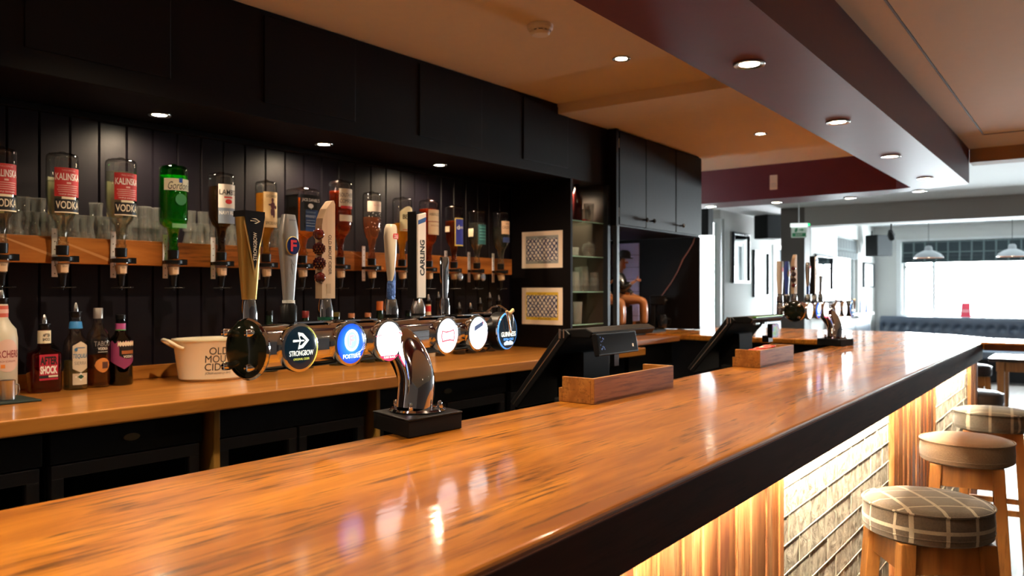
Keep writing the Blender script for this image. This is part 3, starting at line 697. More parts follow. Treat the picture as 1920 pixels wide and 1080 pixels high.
def hang_bottle(px, ytop, wpx, name, label, gmat, liq, level, draw, sh=0.10, neck=0.085, sq=0.0, D=2.93, zn=1.555, taper=0.0, back=None, bname='small_label', **ok):
    s, d = px_on(px, D, PHW); ztop = zat(ytop, d + 0.01)
    R = 0.5 * wpx * d / F / sqrt(1 + ((px - 960) / F) ** 2) * 0.985
    H = ztop - zn
    root = thing(name, label, 'bottle', W(D, s, zn), RW)
    rn = 0.0165
    rs = R * (1 - taper)
    prof = [(rn + 0.002, 0.0), (rn + 0.002, 0.014), (rn - 0.001, 0.016), (rn, neck * 0.55), (rn + 0.006, neck)]
    for k in range(1, 6):
        a = k / 5 * pi / 2; prof.append((rn + 0.006 + (rs - rn - 0.006) * sin(a) ** 1.2, neck + sh * (1 - cos(a))))
    body0 = neck + sh
    prof += [(rs, body0 + 0.004), (R, H - 0.022), (R * 0.97, H - 0.011), (R * 0.86, H - 0.005), (R * 0.5, H - 0.008), (R * 0.32, H - 0.002), (R * 0.2, H + 0.004), (0.0, H + 0.006)]
    q = MB(); q.lathe(prof, gmat, 28, sq=sq); q.build('bottle_glass', root, sharp=70)
    lv = neck + 0.01 + (H - 0.03 - neck) * level
    def rad(z):
        for (r0, z0), (r1, z1) in zip(prof, prof[1:]):
            if z0 <= z <= z1 and z1 > z0: return r0 + (r1 - r0) * (z - z0) / (z1 - z0)
        return R
    zs = [0.004] + [lv * k / 14 for k in range(1, 15)]
    lp = [(max(rad(z) - 0.003, 0.004), z) for z in zs]; lp = [(0.0, 0.004)] + lp + [(0.0, lv)]
    q = MB(); q.lathe(lp, liq, 24, sq=sq); q.build('liquid', root, sharp=50)
    q = MB(); draw(q, R, H, body0); 
    if q.v: q.build('label', root)
    if back:
        q = MB(); back(q, R, H); q.build(bname, root)
    optic(px, s, zn - 0.045, ok.get('olab', 'black optic measure below the ' + name.replace('_', ' ') + ' ' + ok.get('where', '')), D, disc=ok.get('disc', False), pale=ok.get('pale', False))
    return root
def B_kal(q, R, H): q.patch(R * 1.2, 0.13, mat('cream_back_label', (0.62, 0.62, 0.45), rough=0.6), Matrix.Rotation(pi / 2 + 3.2, 4, 'Z'), R=R, cy=H - 0.145)
def L_kal(q, R, H, b):
    w = R * 1.75; LR = mat('vodka_label_red', (0.46, 0.028, 0.03), rough=0.5)
    c = H - 0.105
    q.patch(w, 0.098, LR, RB, R=R, cy=c)
    q.text('KALINSKA', WHITE, w * 0.92, 0.024, RB, R=R, cy=c + 0.018, off=0.001, bold=0.01)
    q.text('TRIPLE DISTILLED', mat('faded_pink_print', (0.7, 0.4, 0.36), rough=0.6), w * 0.5, 0.005, RB, R=R, cy=c + 0.040, off=0.001)
    for k in range(4): q.patch(w * (0.8 - 0.06 * (k % 2)), 0.0022, MATS['faded_pink_print'], RB, R=R, cy=c - 0.012 - 0.007 * k, off=0.001)
    q.patch(w * 0.16, 0.006, MATS['faded_pink_print'], RB, R=R, cy=c - 0.003, off=0.001)
    q.text('TRIPLE DISTILLED', WHITE, w * 0.7, 0.0045, RB, R=R, cy=c - 0.042, off=0.001)
    q.patch(w * 0.5, 0.008, CREAM, RB, R=R, cy=c - 0.054)
    q.patch(w * 0.98, 0.044, mat('black_label', (0.012, 0.012, 0.014), rough=0.4), RB, R=R, cy=c - 0.080)
    q.patch(w * 0.98, 0.004, CREAM, RB, R=R, cy=c - 0.103, off=0.0008)
    q.text('VODKA', CREAM, w * 0.9, 0.026, RB, R=R, cy=c - 0.078, off=0.001, bold=0.012)
    # the back label glows through the clear glass
hang_bottle(2, 278, 62, 'vodka_bottle', 'upturned clear vodka bottle with a red label, cut by the picture edge', CLEAR, WATER, 0.78, L_kal, back=B_kal, where='cut by the picture edge')
hang_bottle(117, 288, 64, 'vodka_bottle', 'upturned clear vodka bottle with a red label, half full, between two others', CLEAR, WATER, 0.62, L_kal, back=B_kal, where='that is half full')
hang_bottle(227, 299, 61, 'vodka_bottle', 'upturned clear vodka bottle with a red label, beside the green gin', CLEAR, WATER, 0.86, L_kal, back=B_kal, where='beside the green gin')
def L_gor(q, R, H, b):
    R = R * 1.05; q.patch(R * 2.3, 0.045, mat('pale_yellow_label', (0.74, 0.74, 0.55), rough=0.6), RB, R=R, cy=H - 0.078)
    q.text('Gordon\'s', INK, R * 1.7, 0.030, RB, R=R, cy=H - 0.082, off=0.001, shear=0.35)
    q.patch(0.014, 0.018, BLUEP, RB, R=R, cy=H - 0.062, off=0.0012)
    q.lathe([(0.021, 0), (0.022, 0.0006)], mat('pale_green_print', (0.05, 0.25, 0.10), rough=0.5), 24, T(R + 0.001, 0.0, H - 0.135, ry=pi / 2))
hang_bottle(325, 311, 55, 'gin_bottle', 'upturned bright green gin bottle with a pale script label', GREENG, LIQ['green'], 0.9, L_gor, back=lambda q, R, H: q.patch(R * 1.2, 0.017, mat('muted_green_label', (0.16, 0.40, 0.18), rough=0.6), RB, R=R * 1.05, cy=H - 0.235, cx=0.0), sh=0.035, sq=0.10)
def L_lamb(q, R, H, b):
    q.patch(R * 1.55, 0.155, mat('blue_grey_label', (0.20, 0.25, 0.33), rough=0.6), RB, R=R, cy=H - 0.130)
    q.patch(R * 1.55, 0.095, mat('pale_label', (0.66, 0.62, 0.56), rough=0.6), RB, R=R, cy=H - 0.098, off=0.0006)
    q.text("LAMB'S", INK, R * 1.4, 0.022, RB, R=R, cy=H - 0.082, off=0.0012, bold=0.012)
    q.patch(R * 0.7, 0.006, RED, RB, R=R, cy=H - 0.103, off=0.001); q.lathe([(0.0, 0.0008), (0.010, 0.0)], RED, 14, T(R + 0.0008, 0, H - 0.120, ry=pi / 2), sy=1.5)
    q.text('NAVY RUM', WHITE, R * 1.4, 0.015, RB, R=R, cy=H - 0.165, off=0.0012, bold=0.01)
hang_bottle(415, 325, 52, 'rum_bottle', 'upturned dark navy rum bottle with a pale blue label', CLEAR, LIQ['dark'], 0.80, L_lamb, sh=0.07, neck=0.10)
def L_cap(q, R, H, b):
    q.patch(R * 1.7, 0.150, mat('parchment_label', (0.70, 0.52, 0.28), rough=0.7), RB, R=R, cy=H - 0.125)
    q.text("O'CONNOR'S", INK, R * 1.2, 0.012, RB, R=R, cy=H - 0.068, off=0.001)
    FG = mat('purple_brown_figure', (0.12, 0.04, 0.05), rough=0.7)
    for (cx, cz, a, b_) in ((0, -0.085, 0.006, 0.009), (0.001, -0.108, 0.011, 0.016), (-0.003, -0.135, 0.007, 0.016), (0.006, -0.14, 0.005, 0.02), (-0.013, -0.105, 0.008, 0.004), (0.014, -0.115, 0.005, 0.008)):
        q.lathe([(0.0, 0.0008), (1.0, 0.0)], FG, 12, T(R + 0.0015, cx, H + cz, ry=pi / 2) @ Matrix.Diagonal((b_, a, 1, 1)))
    q.text('SPICED RUM', INK, R * 1.3, 0.012, RB, R=R, cy=H - 0.182, off=0.001)
hang_bottle(499, 340, 42, 'rum_bottle', 'upturned golden rum bottle with a parchment label behind the gold tap handle', CLEAR, LIQ['gold'], 0.82, L_cap, neck=0.09)
def L_jack(q, R, H, b):
    LB = mat('black_label', (0.012, 0.012, 0.014)); BL = mat('whiskey_blue_label', (0.02, 0.06, 0.20), rough=0.4)
    q.patch(R * 1.9, 0.16, LB, RB @ T(0, -R * 0.98, 0), cy=H - 0.115)
    q.patch(R * 1.1, 0.095, BL, RB @ T(0, -R * 0.98, 0), cy=H - 0.148, off=0.0008, cx=0.006)
    q.patch(R * 1.6, 0.16, LB, T(0, -R * 0.98, 0), cy=H - 0.115)
    M_ = RB @ T(0, -R * 0.98 - 0.001, 0)
    q.text('JACK DANIEL\'S', WHITE, R * 1.6, 0.018, M_, cy=H - 0.060, bold=0.01)
    q.lathe([(0.013, 0), (0.0145, 0.0004)], WHITE, 20, T(R * 0.98 + 0.0016, 0, H - 0.084, ry=pi / 2), sx=0.7)
    q.text('Old No.7', WHITE, R * 0.4, 0.006, M_, cy=H - 0.084)
    q.text('TENNESSEE', mat('pale_blue_print', (0.35, 0.45, 0.6), rough=0.6), R * 0.9, 0.006, M_, cy=H - 0.112)
    q.text('WHISKEY', MATS['pale_blue_print'], R * 0.95, 0.011, M_, cy=H - 0.130, bold=0.01)
    for k in range(3): q.patch(R * 0.8, 0.002, MATS['pale_blue_print'], M_, cy=H - 0.148 - 0.012 * k)
hang_bottle(567, 353, 52, 'whiskey_bottle', 'upturned square whiskey bottle with a black and blue label', CLEAR, LIQ['amber'], 0.84, L_jack, sq=0.62, sh=0.035)
def L_soco(q, R, H, b):
    q.patch(R * 1.6, 0.085, mat('ivory_label', (0.74, 0.68, 0.55), rough=0.6), RB, R=R, cy=H - 0.085)
    q.text('SOUTHERN', INK, R * 1.5, 0.018, RB, R=R, cy=H - 0.072, off=0.001); q.text('COMFORT', INK, R * 1.45, 0.018, RB, R=R, cy=H - 0.100, off=0.001)
    q.patch(R * 1.3, 0.012, RED, RB, R=R, cy=H - 0.128, off=0.001)
hang_bottle(638, 339, 45, 'liqueur_bottle', 'upturned tall red-amber liqueur bottle with an ivory label', CLEAR, LIQ['red'], 0.86, L_soco, back=lambda q, R, H: q.patch(R * 1.5, 0.030, MATS['ivory_label'], RB, R=R, cy=H - 0.178), neck=0.10, sh=0.06)
def L_pink(q, R, H, b):
    q.patch(R * 2.4, 0.050, mat('pale_pink_label', (0.74, 0.60, 0.50), rough=0.6), RB, R=R, cy=H - 0.072)
    q.text('BLOSSOM', mat('pink_print', (0.6, 0.25, 0.25), rough=0.6), R * 1.0, 0.008, RB, R=R, cy=H - 0.066, off=0.001)
def B_speck(q, R, H):
    r = random.Random(3)
    for k in range(40):
        a = r.uniform(-1.4, 1.4); q.lathe([(0.0022, 0), (0.0, 0.0008)], WHITE, 6, Matrix.Rotation(a, 4, 'Z') @ T(R + 0.0005, 0, H - r.uniform(0.10, 0.19), ry=pi / 2))
hang_bottle(697, 361, 35, 'gin_bottle', 'upturned speckled pink gin bottle with a pale band, above the cream tap handle', CLEAR, LIQ['pink'], 0.48, L_pink, back=B_speck, bname='speckled_print', neck=0.095)
def L_bell(q, R, H, b):
    q.patch(R * 2.0, 0.115, mat('bell_label_cream', (0.72, 0.64, 0.40), rough=0.6), RB, R=R, cy=H - 0.115, outline=lambda u: (H - 0.172, H - 0.075 + 0.028 * sin(pi * u)))
    q.text("BELL'S", INK, R * 1.4, 0.024, RB, R=R, cy=H - 0.100, off=0.001, bold=0.012)
    q.patch(R * 1.4, 0.003, RED, RB, R=R, cy=H - 0.165, off=0.001)
hang_bottle(754, 371, 38, 'whisky_bottle', 'upturned whisky bottle with a cream arched label, nearly half empty', CLEAR, LIQ['gold'], 0.42, L_bell, neck=0.09)
def L_ab(q, R, H, b):
    q.patch(R * 1.7, 0.130, mat('tan_label', (0.66, 0.50, 0.32), rough=0.6), RB, R=R, cy=H - 0.120)
    q.text('ABERLOUR', INK, R * 1.55, 0.014, RB, R=R, cy=H - 0.080, off=0.001); q.patch(R * 1.7, 0.004, mat('maroon_print', (0.25, 0.03, 0.03), rough=0.6), RB, R=R, cy=H - 0.118, off=0.001)
    q.text('SINGLE MALT', MATS['maroon_print'], R * 1.2, 0.008, RB, R=R, cy=H - 0.138, off=0.001)
hang_bottle(804, 375, 38, 'whisky_bottle', 'upturned amber whisky bottle with a tan label behind the white tap handle', CLEAR, LIQ['red'], 0.85, L_ab, neck=0.085, where='with the tan label')
def L_blue(q, R, H, b):
    q.patch(R * 1.45, 0.150, mat('yellow_border', (0.70, 0.55, 0.12), rough=0.5), RB, R=R, cy=H - 0.145)
    q.patch(R * 1.25, 0.138, mat('royal_blue_label', (0.02, 0.03, 0.30), rough=0.5), RB, R=R, cy=H - 0.145, off=0.0008)
    q.text('d', WHITE, R * 0.3, 0.024, RB, R=R, cy=H - 0.120, cx=-0.018, off=0.0014, bold=0.02); q.text('jura', WHITE, R * 0.7, 0.020, RB, R=R, cy=H - 0.122, cx=0.006, off=0.0014, bold=0.015)
hang_bottle(851, 386, 35, 'liqueur_bottle', 'upturned dark bottle with a yellow-edged royal blue label', CLEAR, LIQ['deep'], 0.66, L_blue, back=lambda q, R, H: q.patch(R * 0.7, 0.03, CREAM, Matrix.Rotation(-0.1, 4, 'Z'), R=R, cy=H - 0.13), disc='red_badge_disc', pale=True, where='with the royal blue label')
def B_small(q, R, H): q.patch(R * 0.8, 0.045, CREAM, Matrix.Rotation(-0.1, 4, 'Z'), R=R, cy=H - 0.13)
def L_gr(q, R, H, b):
    q.patch(R * 1.4, 0.11, mat('teal_label', (0.02, 0.10, 0.11), rough=0.5), RB, R=R, cy=H - 0.14)
    for k in range(5): q.patch(R * 1.1, 0.004, mat('teal_print', (0.10, 0.34, 0.32), rough=0.5), RB, R=R, cy=H - 0.10 - 0.017 * k, off=0.001)
hang_bottle(894, 394, 34, 'schnapps_bottle', 'upturned clear bottle with a dark teal label, second from the end panel', CLEAR, WATER, 0.7, L_gr, back=B_small, disc='grey_badge_disc', pale=True)
def L_cal(q, R, H, b):
    q.patch(R * 1.6, 0.075, mat('salmon_label', (0.62, 0.40, 0.26), rough=0.6), RB, R=R, cy=H - 0.10)
    q.text('WEST', INK, R * 0.6, 0.008, RB, R=R, cy=H - 0.078, off=0.001); q.text('CALEDON', INK, R * 1.4, 0.016, RB, R=R, cy=H - 0.098, off=0.001)
    q.patch(R * 1.3, 0.03, mat('navy_print', (0.02, 0.04, 0.14), rough=0.5), RB, R=R, cy=H - 0.17)
hang_bottle(939, 396, 33, 'spirit_bottle', 'upturned bottle with a salmon label, last before the end panel', CLEAR, LIQ['water'], 0.6, L_cal)

# tumblers along the top of the rail
def tumbler(stack, h=0.085, r=0.030):
    q = MB()
    for k in range(stack):
        z = k * 0.052
        q.lathe([(r * 0.80, z + h - 0.001), (r * 0.82, z + h), (r * 0.72, z + h * 0.55), (r * 0.78, z + h * 0.35), (r, z + 0.003), (r * 0.97, z), (r * 0.93, z + 0.003), (r * 0.74, z + h * 0.4), (r * 0.72, z + h * 0.9), (0.0, z + h * 0.92)], TUMB, 20)
        q.lathe([(0.0, z + h - 0.001), (r * 0.8, z + h - 0.001)], TUMB, 20)
    return q
src = {}
for k in (1, 2):
    src[k] = None
tl = [(26, 1), (43, 2), (60, 1), (72, 2), (89, 1), (103, 1), (135, 1), (150, 1), (163, 1), (180, 2), (193, 1), (205, 1), (236, 1), (248, 2), (271, 2), (292, 2), (308, 1), (356, 2), (371, 1), (381, 2), (392, 1), (428, 2), (440, 1), (462, 2), (510, 1), (522, 1), (530, 2)]
where = ['nearest the picture edge', 'beside the half-full vodka', 'behind the half-full vodka neck', 'between the second and third vodka', 'behind the third vodka', 'beside the green gin', 'between the gin and the dark rum', 'beside the dark rum neck', 'behind the gold tap handle', 'beside the golden rum']
for i, (px, k) in enumerate(tl):
    D = 3.075 if i % 2 else 3.055
    s_ = px_on(px, D, PHW)[0]
    if src[k] is None:
        src[k] = tumbler(k).build('tumbler_glass', loc=W(D, s_, 1.591), rot=(0, 0, 0)); o = src[k]
        tag(o, None, 'glass')
    else: o = dup(src[k], loc=W(D, s_, 1.591), rot=(0, 0, i * 0.7))
    o['label'] = ('single upturned plain tumbler on the pine rail' if k == 1 else 'pair of nested upturned tumblers on the pine rail'); o['group'] = 'single tumblers on the optic rail' if k == 1 else 'nested tumblers on the optic rail'

# posters pinned on the end panel
def poster(py, label, field):
    m_, nt, p = nodes_of('poster_print_' + label.split()[0]); L = nt.links
    tc = nt.nodes.new('ShaderNodeTexCoord'); sp = nt.nodes.new('ShaderNodeSeparateXYZ'); nz = nt.nodes.new('ShaderNodeTexNoise'); nz.inputs['Scale'].default_value = 55; nz.inputs['Detail'].default_value = 2
    L.new(tc.outputs['Object'], nz.inputs[0]); L.new(tc.outputs['Object'], sp.inputs[0])
    def mth(op, a_, b_=None, c_=None):
        n = nt.nodes.new('ShaderNodeMath'); n.operation = op
        for i_, v_ in enumerate((a_, b_, c_)):
            if v_ is None: continue
            if isinstance(v_, (int, float)): n.inputs[i_].default_value = v_
            else: L.new(v_, n.inputs[i_])
        return n.outputs[0]
    wob = mth('MULTIPLY_ADD', nz.outputs['Fac'], 2.6, 0.0)
    def diag(sgn):
        t_ = mth('MULTIPLY_ADD', sp.outputs['X'], 105.0, wob); t_ = mth('MULTIPLY_ADD', sp.outputs['Z'], 88.0 * sgn, t_); return mth('ABSOLUTE', mth('SINE', t_))
    class O_: pass
    lt = O_(); lt.outputs = [mth('LESS_THAN', mth('MINIMUM', diag(1), diag(-1)), 0.46)]
    mx = nt.nodes.new('ShaderNodeMix'); mx.data_type = 'RGBA'; mx.inputs[6].default_value = (0.74, 0.68, 0.60, 1); mx.inputs[7].default_value = (0.012, 0.02, 0.10, 1); L.new(lt.outputs[0], mx.inputs[0]); L.new(mx.outputs[2], p.inputs['Base Color']); p.inputs['Roughness'].default_value = 0.6
    s0 = 3.9635
    d0 = px_on(1015, 2.88, PHW)[1]
    a = -2.675 - 0.062; b_ = a - 0.40
    # panel line s = 3.965: columns 978 and 1055
    def Dat(px):   # distance left of the camera on the panel, found along its line
        lo, hi = 2.5, 3.3
        for _ in range(40):
            mid = (lo + hi) / 2; s_m = px_on(px, mid, PHW)[0]
            if s_m > 3.965: hi = mid
            else: lo = mid
        return lo
    xa, xb = -Dat(979), -Dat(1055); w_ = xb - xa; dm = px_on(1015, -(xa + xb) / 2, PHW)[1]
    zc_ = zat(py, dm); h_ = 0.225
    root = thing('poster', label, 'poster', W(-(xa + xb) / 2, 3.9645, zc_), RW)
    q = MB(); q.box(-w_ / 2, w_ / 2, -0.0012, 0.0, -h_ / 2, h_ / 2, mat('poster_paper', (0.84, 0.70, 0.56), rough=0.6)); q.build('sheet', root)
    q = MB(); q.patch(w_ * 0.80, h_ * 0.76, field, off=0.0014); q.build('coloured_field', root)
    q = MB(); q.patch(w_ * 0.76, h_ * 0.60, m_, off=0.0020)
    q.text('WORLD CLASS', INK, w_ * 0.2, 0.008, Matrix.Identity(4), off=0.002, cy=h_ * 0.335); q.text('Football', INK, w_ * 0.3, 0.012, Matrix.Identity(4), off=0.0022, cy=-h_ * 0.34, cx=0.02)
    q.build('printed_figures', root)
    return root
poster(468, 'upper grey and white poster of knotted blue figures', mat('poster_grey', (0.30, 0.32, 0.32), rough=0.6))
poster(574, 'lower yellow and white poster of knotted blue figures', mat('poster_yellow', (0.72, 0.48, 0.04), rough=0.6))

# things on the niche shelves
def niche_at(px, D=2.86): return px_on(px, D, PHW)[0]
def goblet(prof, name, lab, px, z, D=2.80, m=TUMN, grp=None, cat='glass', n=22):
    q = MB(); q.lathe(prof, m, n); o = q.build(name, loc=W(D, niche_at(px, D), z + 0.001), rot=RW)
    return tag(o, lab, cat, grp)
goblet([(0.034, 0), (0.038, 0.02), (0.038, 0.15), (0.016, 0.21), (0.015, 0.27), (0.0, 0.272)], 'liqueur_bottle', 'dark bottle at the wall end of the top niche shelf', 1081, 1.828, m=mat('dark_red_bottle', (0.05, 0.008, 0.008), rough=0.12), cat='bottle')
q = MB(); q.box(-0.03, 0.03, -0.032, 0.032, 0, 0.085, WHITE).box(-0.031, 0.031, -0.033, 0.033, 0.004, 0.022, RED); tag(q.build('small_carton', bevel=0.002, loc=W(2.78, niche_at(1094, 2.78), 1.829), rot=RW), 'small white carton with a red foot on the top niche shelf', 'carton')
q = MB(); q.box(-0.03, 0.03, -0.028, 0.028, 0, 0.092, CREAM); tag(q.build('small_carton', bevel=0.004, loc=W(2.78, niche_at(1117, 2.78), 1.829), rot=RW), 'small cream carton beside the tall glass on the top niche shelf', 'carton')
goblet([(0.026, 0), (0.028, 0.004), (0.034, 0.12), (0.033, 0.12), (0.025, 0.008), (0.0, 0.006)], 'tall_glass', 'tall glass with a dark swizzle figure on the top niche shelf', 1104, 1.828, D=2.74)
q = MB(); q.tube([(0, 0, 0.01), (0.004, 0.006, 0.05), (-0.004, -0.004, 0.08), (0, 0, 0.10)], [0.004, 0.010, 0.012, 0.006], BLACKP, 8); tag(q.build('swizzle_figure', loc=W(2.74, niche_at(1104, 2.74), 1.838)), 'small dark figure standing inside the tall glass', 'ornament')
goblet([(0.022, 0), (0.024, 0.003), (0.026, 0.055), (0.021, 0.055), (0.018, 0.01), (0.0, 0.008)], 'shot_glass', 'small shot glass on the second niche shelf', 1078, 1.612, D=2.76)
goblet([(0.030, 0), (0.044, 0.03), (0.046, 0.055), (0.036, 0.085), (0.008, 0.095), (0.007, 0.10), (0.0, 0.1)], 'balloon_glass', 'upturned balloon glass on the second niche shelf', 1104, 1.612, D=2.78)
for i, (px, k, D) in enumerate(((1078, 2, 2.76), (1085, 3, 2.86), (1095, 3, 2.78), (1114, 2, 2.75))):
    q = MB()
    for j in range(k): q.lathe([(0.030, 0.035 * j), (0.033, 0.002 + 0.035 * j), (0.026, 0.085 + 0.035 * j), (0.0, 0.086 + 0.035 * j)], TUMN, 20)
    tag(q.build('stacked_tumblers', loc=W(D, niche_at(px, D), 1.396), rot=RW), 'short stack of upturned tumblers on the third niche shelf', 'glass', 'tumbler stacks on the third niche shelf')
goblet([(0.024, 0), (0.025, 0.003), (0.030, 0.135), (0.028, 0.135), (0.023, 0.012), (0.0, 0.01)], 'tall_glass', 'tall straight glass standing below the third niche shelf', 1083, 1.195, D=2.74)
# ================================================================== BEER TOWER
LENS_W = mat('lit_white_lens', (0.9, 0.9, 0.9), rough=0.2, emit=(0.93, 0.97, 1.0), es=2.3)
LENS_N = mat('lit_navy_lens', (0.004, 0.012, 0.022), rough=0.15, emit=(0.02, 0.09, 0.16), es=0.10)
LW = mat('lit_white_logo', (0.9, 0.9, 0.85), emit=(0.95, 1.0, 0.85), es=1.6)
LY = mat('lit_yellow_logo', (0.7, 0.7, 0.1), emit=(0.75, 0.85, 0.12), es=1.0)
PINKP = mat('lit_pink_print', (0.8, 0.2, 0.3), emit=(1.0, 0.16, 0.24), es=0.8)
LBLUE = mat('lit_blue_ring', (0.1, 0.4, 0.9), emit=(0.08, 0.38, 1.0), es=1.6)
GREYP = mat('lit_grey_print', (0.2, 0.2, 0.22), emit=(0.5, 0.52, 0.55), es=0.5)
def blue_lens():
    m, nt, p = nodes_of('lit_blue_lens'); L = nt.links
    tc = nt.nodes.new('ShaderNodeTexCoord'); ln = nt.nodes.new('ShaderNodeVectorMath'); ln.operation = 'LENGTH'; L.new(tc.outputs['Object'], ln.inputs[0])
    r = nt.nodes.new('ShaderNodeValToRGB'); r.color_ramp.elements[0].position = 0.0; r.color_ramp.elements[0].color = (0.15, 0.55, 1.0, 1); r.color_ramp.elements[1].position = 0.9; r.color_ramp.elements[1].color = (0.005, 0.03, 0.45, 1)
    e = r.color_ramp.elements.new(0.45); e.color = (0.02, 0.17, 0.85, 1)
    mr = nt.nodes.new('ShaderNodeMapRange'); mr.inputs['From Max'].default_value = 0.048; L.new(ln.outputs['Value'], mr.inputs['Value']); L.new(mr.outputs[0], r.inputs['Fac'])
    L.new(r.outputs['Color'], p.inputs['Emission Color']); p.inputs['Emission Strength'].default_value = 1.7; L.new(r.outputs['Color'], p.inputs['Base Color']); p.inputs['Roughness'].default_value = 0.2
    return m
LENS_B = blue_lens()
def circ(r, n=40, sx=1.0, cx=0, cz=0): return [(cx + r * sx * cos(2 * pi * i / n), cz + r * sin(2 * pi * i / n)) for i in range(n)]
def ring_arc(q, r0, r1, a0, a1, m, M, off, n=20):
    vs = []
    for i in range(n + 1):
        a = a0 + (a1 - a0) * i / n
        k = sin(pi * i / n)
        rr = r1 - (r1 - r0) * k
        vs += [(rr * cos(a), -off, rr * sin(a)), (r1 * cos(a), -off, r1 * sin(a))]
    q.add(vs, [(2 * i, 2 * i + 1, 2 * i + 3, 2 * i + 2) for i in range(n)], m, False, M)

def make_tower(loc, rz, variant, label):
    root = thing('beer_tower', label, 'beer pump', loc, (0, 0, rz))
    cx, zc = -0.085, 0.193
    q = MB(); base = [(0.062, -0.111), (0.084, 0.047), (-0.059, 0.105), (-0.081, -0.052)]
    q.prism(base, 0.0005, 0.034, BLACKM); q.prism([(x * 1.02, y * 1.02) for x, y in base], 0.034, 0.038, BLACKP)
    q.build('base_block', root, bevel=0.004, label='black square base block')
    q = MB(); q.lathe([(0.0, 0.0382), (0.060, 0.0382), (0.062, 0.041), (0.058, 0.045), (0.040, 0.047)], CHROME, 40)
    for k in range(4):
        a = k * pi / 2 + 0.35
        q.lathe([(0.0065, 0.045), (0.0065, 0.051), (0.0052, 0.052), (0.0052, 0.057), (0.003, 0.061), (0.0, 0.062)], CHROME, 12, T(0.050 * cos(a), 0.050 * sin(a), 0))
    q.build('foot_flange', root, label='chrome foot flange with domed nuts')
    pts = []; rad = []
    for k in range(15):
        u = k / 14
        x = -0.085 * (max(0, u - 0.25) / 0.75) ** 1.7; pts.append((x, -0.012 + 0.032 * u, 0.044 + 0.158 * u ** 0.95)); rad.append(0.039 + 0.004 * u - 0.010 * max(0, u - 0.75) / 0.25)
    q = MB(); q.tube(pts, rad, CHROME, 28); q.sphere((cx, 0.020, 0.198), 0.033, CHROME, 24, 12); q.build('column', root, label='curved chrome column')
    q = MB(); MY = Matrix.Translation((cx, 0, zc)) @ Matrix.Rotation(-pi / 2, 4, 'X')
    q.lathe([(0.040, -0.385), (0.043, -0.375), (0.043, 0.405), (0.040, 0.415)], CHROME, 36, MY, sq=0.25)
    for t0 in (-0.30, -0.16, 0.09, 0.24, 0.36): q.box(-0.022, 0.022, t0, t0 + 0.10, 0.043, 0.0465, CHROME, T(cx, 0, zc))
    q.build('crossbar', root, bevel=0.0, sharp=50, label='chrome horizontal crossbar')
    # big end cap facing along the bar
    q = MB(); MC = Matrix.Translation((cx, -0.392, zc)) @ Matrix.Rotation(pi / 2, 4, 'X')
    q.lathe([(0.044, -0.010), (0.055, -0.004), (0.0565, 0.0), (0.054, 0.004), (0.048, 0.004)], CHROME, 40, MC)
    cap = q.build('end_cap', root, label='chrome ringed end cap')
    q = MB(); q.lathe([(0.053, 0.0), (0.053, 0.004), (0.048, 0.009), (0.036, 0.013), (0.018, 0.015), (0.0, 0.0155)], mat('gloss_black_dome', (0.006, 0.007, 0.004), rough=0.10, spec=0.35), 40, MC)
    q.build('black_dome', cap, label='glossy black domed cover')
    for k in range(4):
        q = MB(); a = pi / 4 + k * pi / 2; q.lathe([(0.006, 0.0), (0.006, 0.014), (0.0075, 0.016), (0.0075, 0.026), (0.005, 0.030), (0.0, 0.031)], CHROME, 14, MC @ T(0.043 * cos(a), 0.043 * sin(a), 0))
        q.build('cap_bolt', cap, label='chrome domed cap bolt')
    # lit lenses
    def lens(y, draw, face, R=0.0444, x=-0.037, z=zc):
        M0 = Matrix.Translation((x, y, z))
        q = MB(); MX = Matrix.Rotation(pi / 2, 4, 'Y')
        q.lathe([(0.018, -0.050), (0.018, -0.022), (0.034, -0.018), (R, -0.010), (R + 0.0015, 0.0), (R + 0.001, 0.004), (R - 0.002, 0.005)], CHROME, 40, MX)
        h = q.build('lens_housing', root, loc=(x, y, z))
        q = MB(); q.lathe([(R - 0.001, 0.003), (R * 0.9, 0.0052), (R * 0.6, 0.0058), (0.0, 0.006)], face, 40, MX); draw(q, RB @ T(0, -0.0064, 0), R)
        q.build('lit_lens', h)
        return h
    def d_strong(q, M, R):
        ring_arc(q, R * 0.90, R * 0.955, -1.15, 1.25, LY, M, 0.0)
        s = R * 0.42; cz = R * 0.30; cx_ = -R * 0.05
        q.poly([(cx_ - s * 0.35, cz + s * 0.85), (cx_ + s * 0.35, cz + s * 0.72), (cx_ + s * 1.15, cz), (cx_ + s * 0.35, cz - s * 0.72), (cx_ - s * 0.35, cz - s * 0.85), (cx_ - s * 0.2, cz - s * 0.4), (cx_ + s * 0.1, cz - s * 0.5), (cx_ + s * 0.75, cz), (cx_ + s * 0.1, cz + s * 0.5), (cx_ - s * 0.2, cz + s * 0.4)], LW, M, 0.0003)
        q.poly([(cx_ - s * 1.0, cz + s * 0.12), (cx_ + s * 0.5, cz + s * 0.05), (cx_ + s * 0.5, cz - s * 0.05), (cx_ - s * 1.0, cz - s * 0.12)], LW, M, 0.0005)
        q.poly([(cx_ - s * 0.3, cz + s * 0.7), (cx_ + s * 0.05, cz), (cx_ - s * 0.3, cz - s * 0.7), (cx_ - s * 0.10, cz)], LW, M, 0.0005)
        q.text('STRONGBOW', LW, R * 1.35, R * 0.22, M, bold=0.0, cy=-R * 0.22, off=0.0006)
        q.text('ORIGINAL CIDER', LY, R * 0.9, R * 0.09, M, bold=0.0, cy=-R * 0.47, off=0.0006)
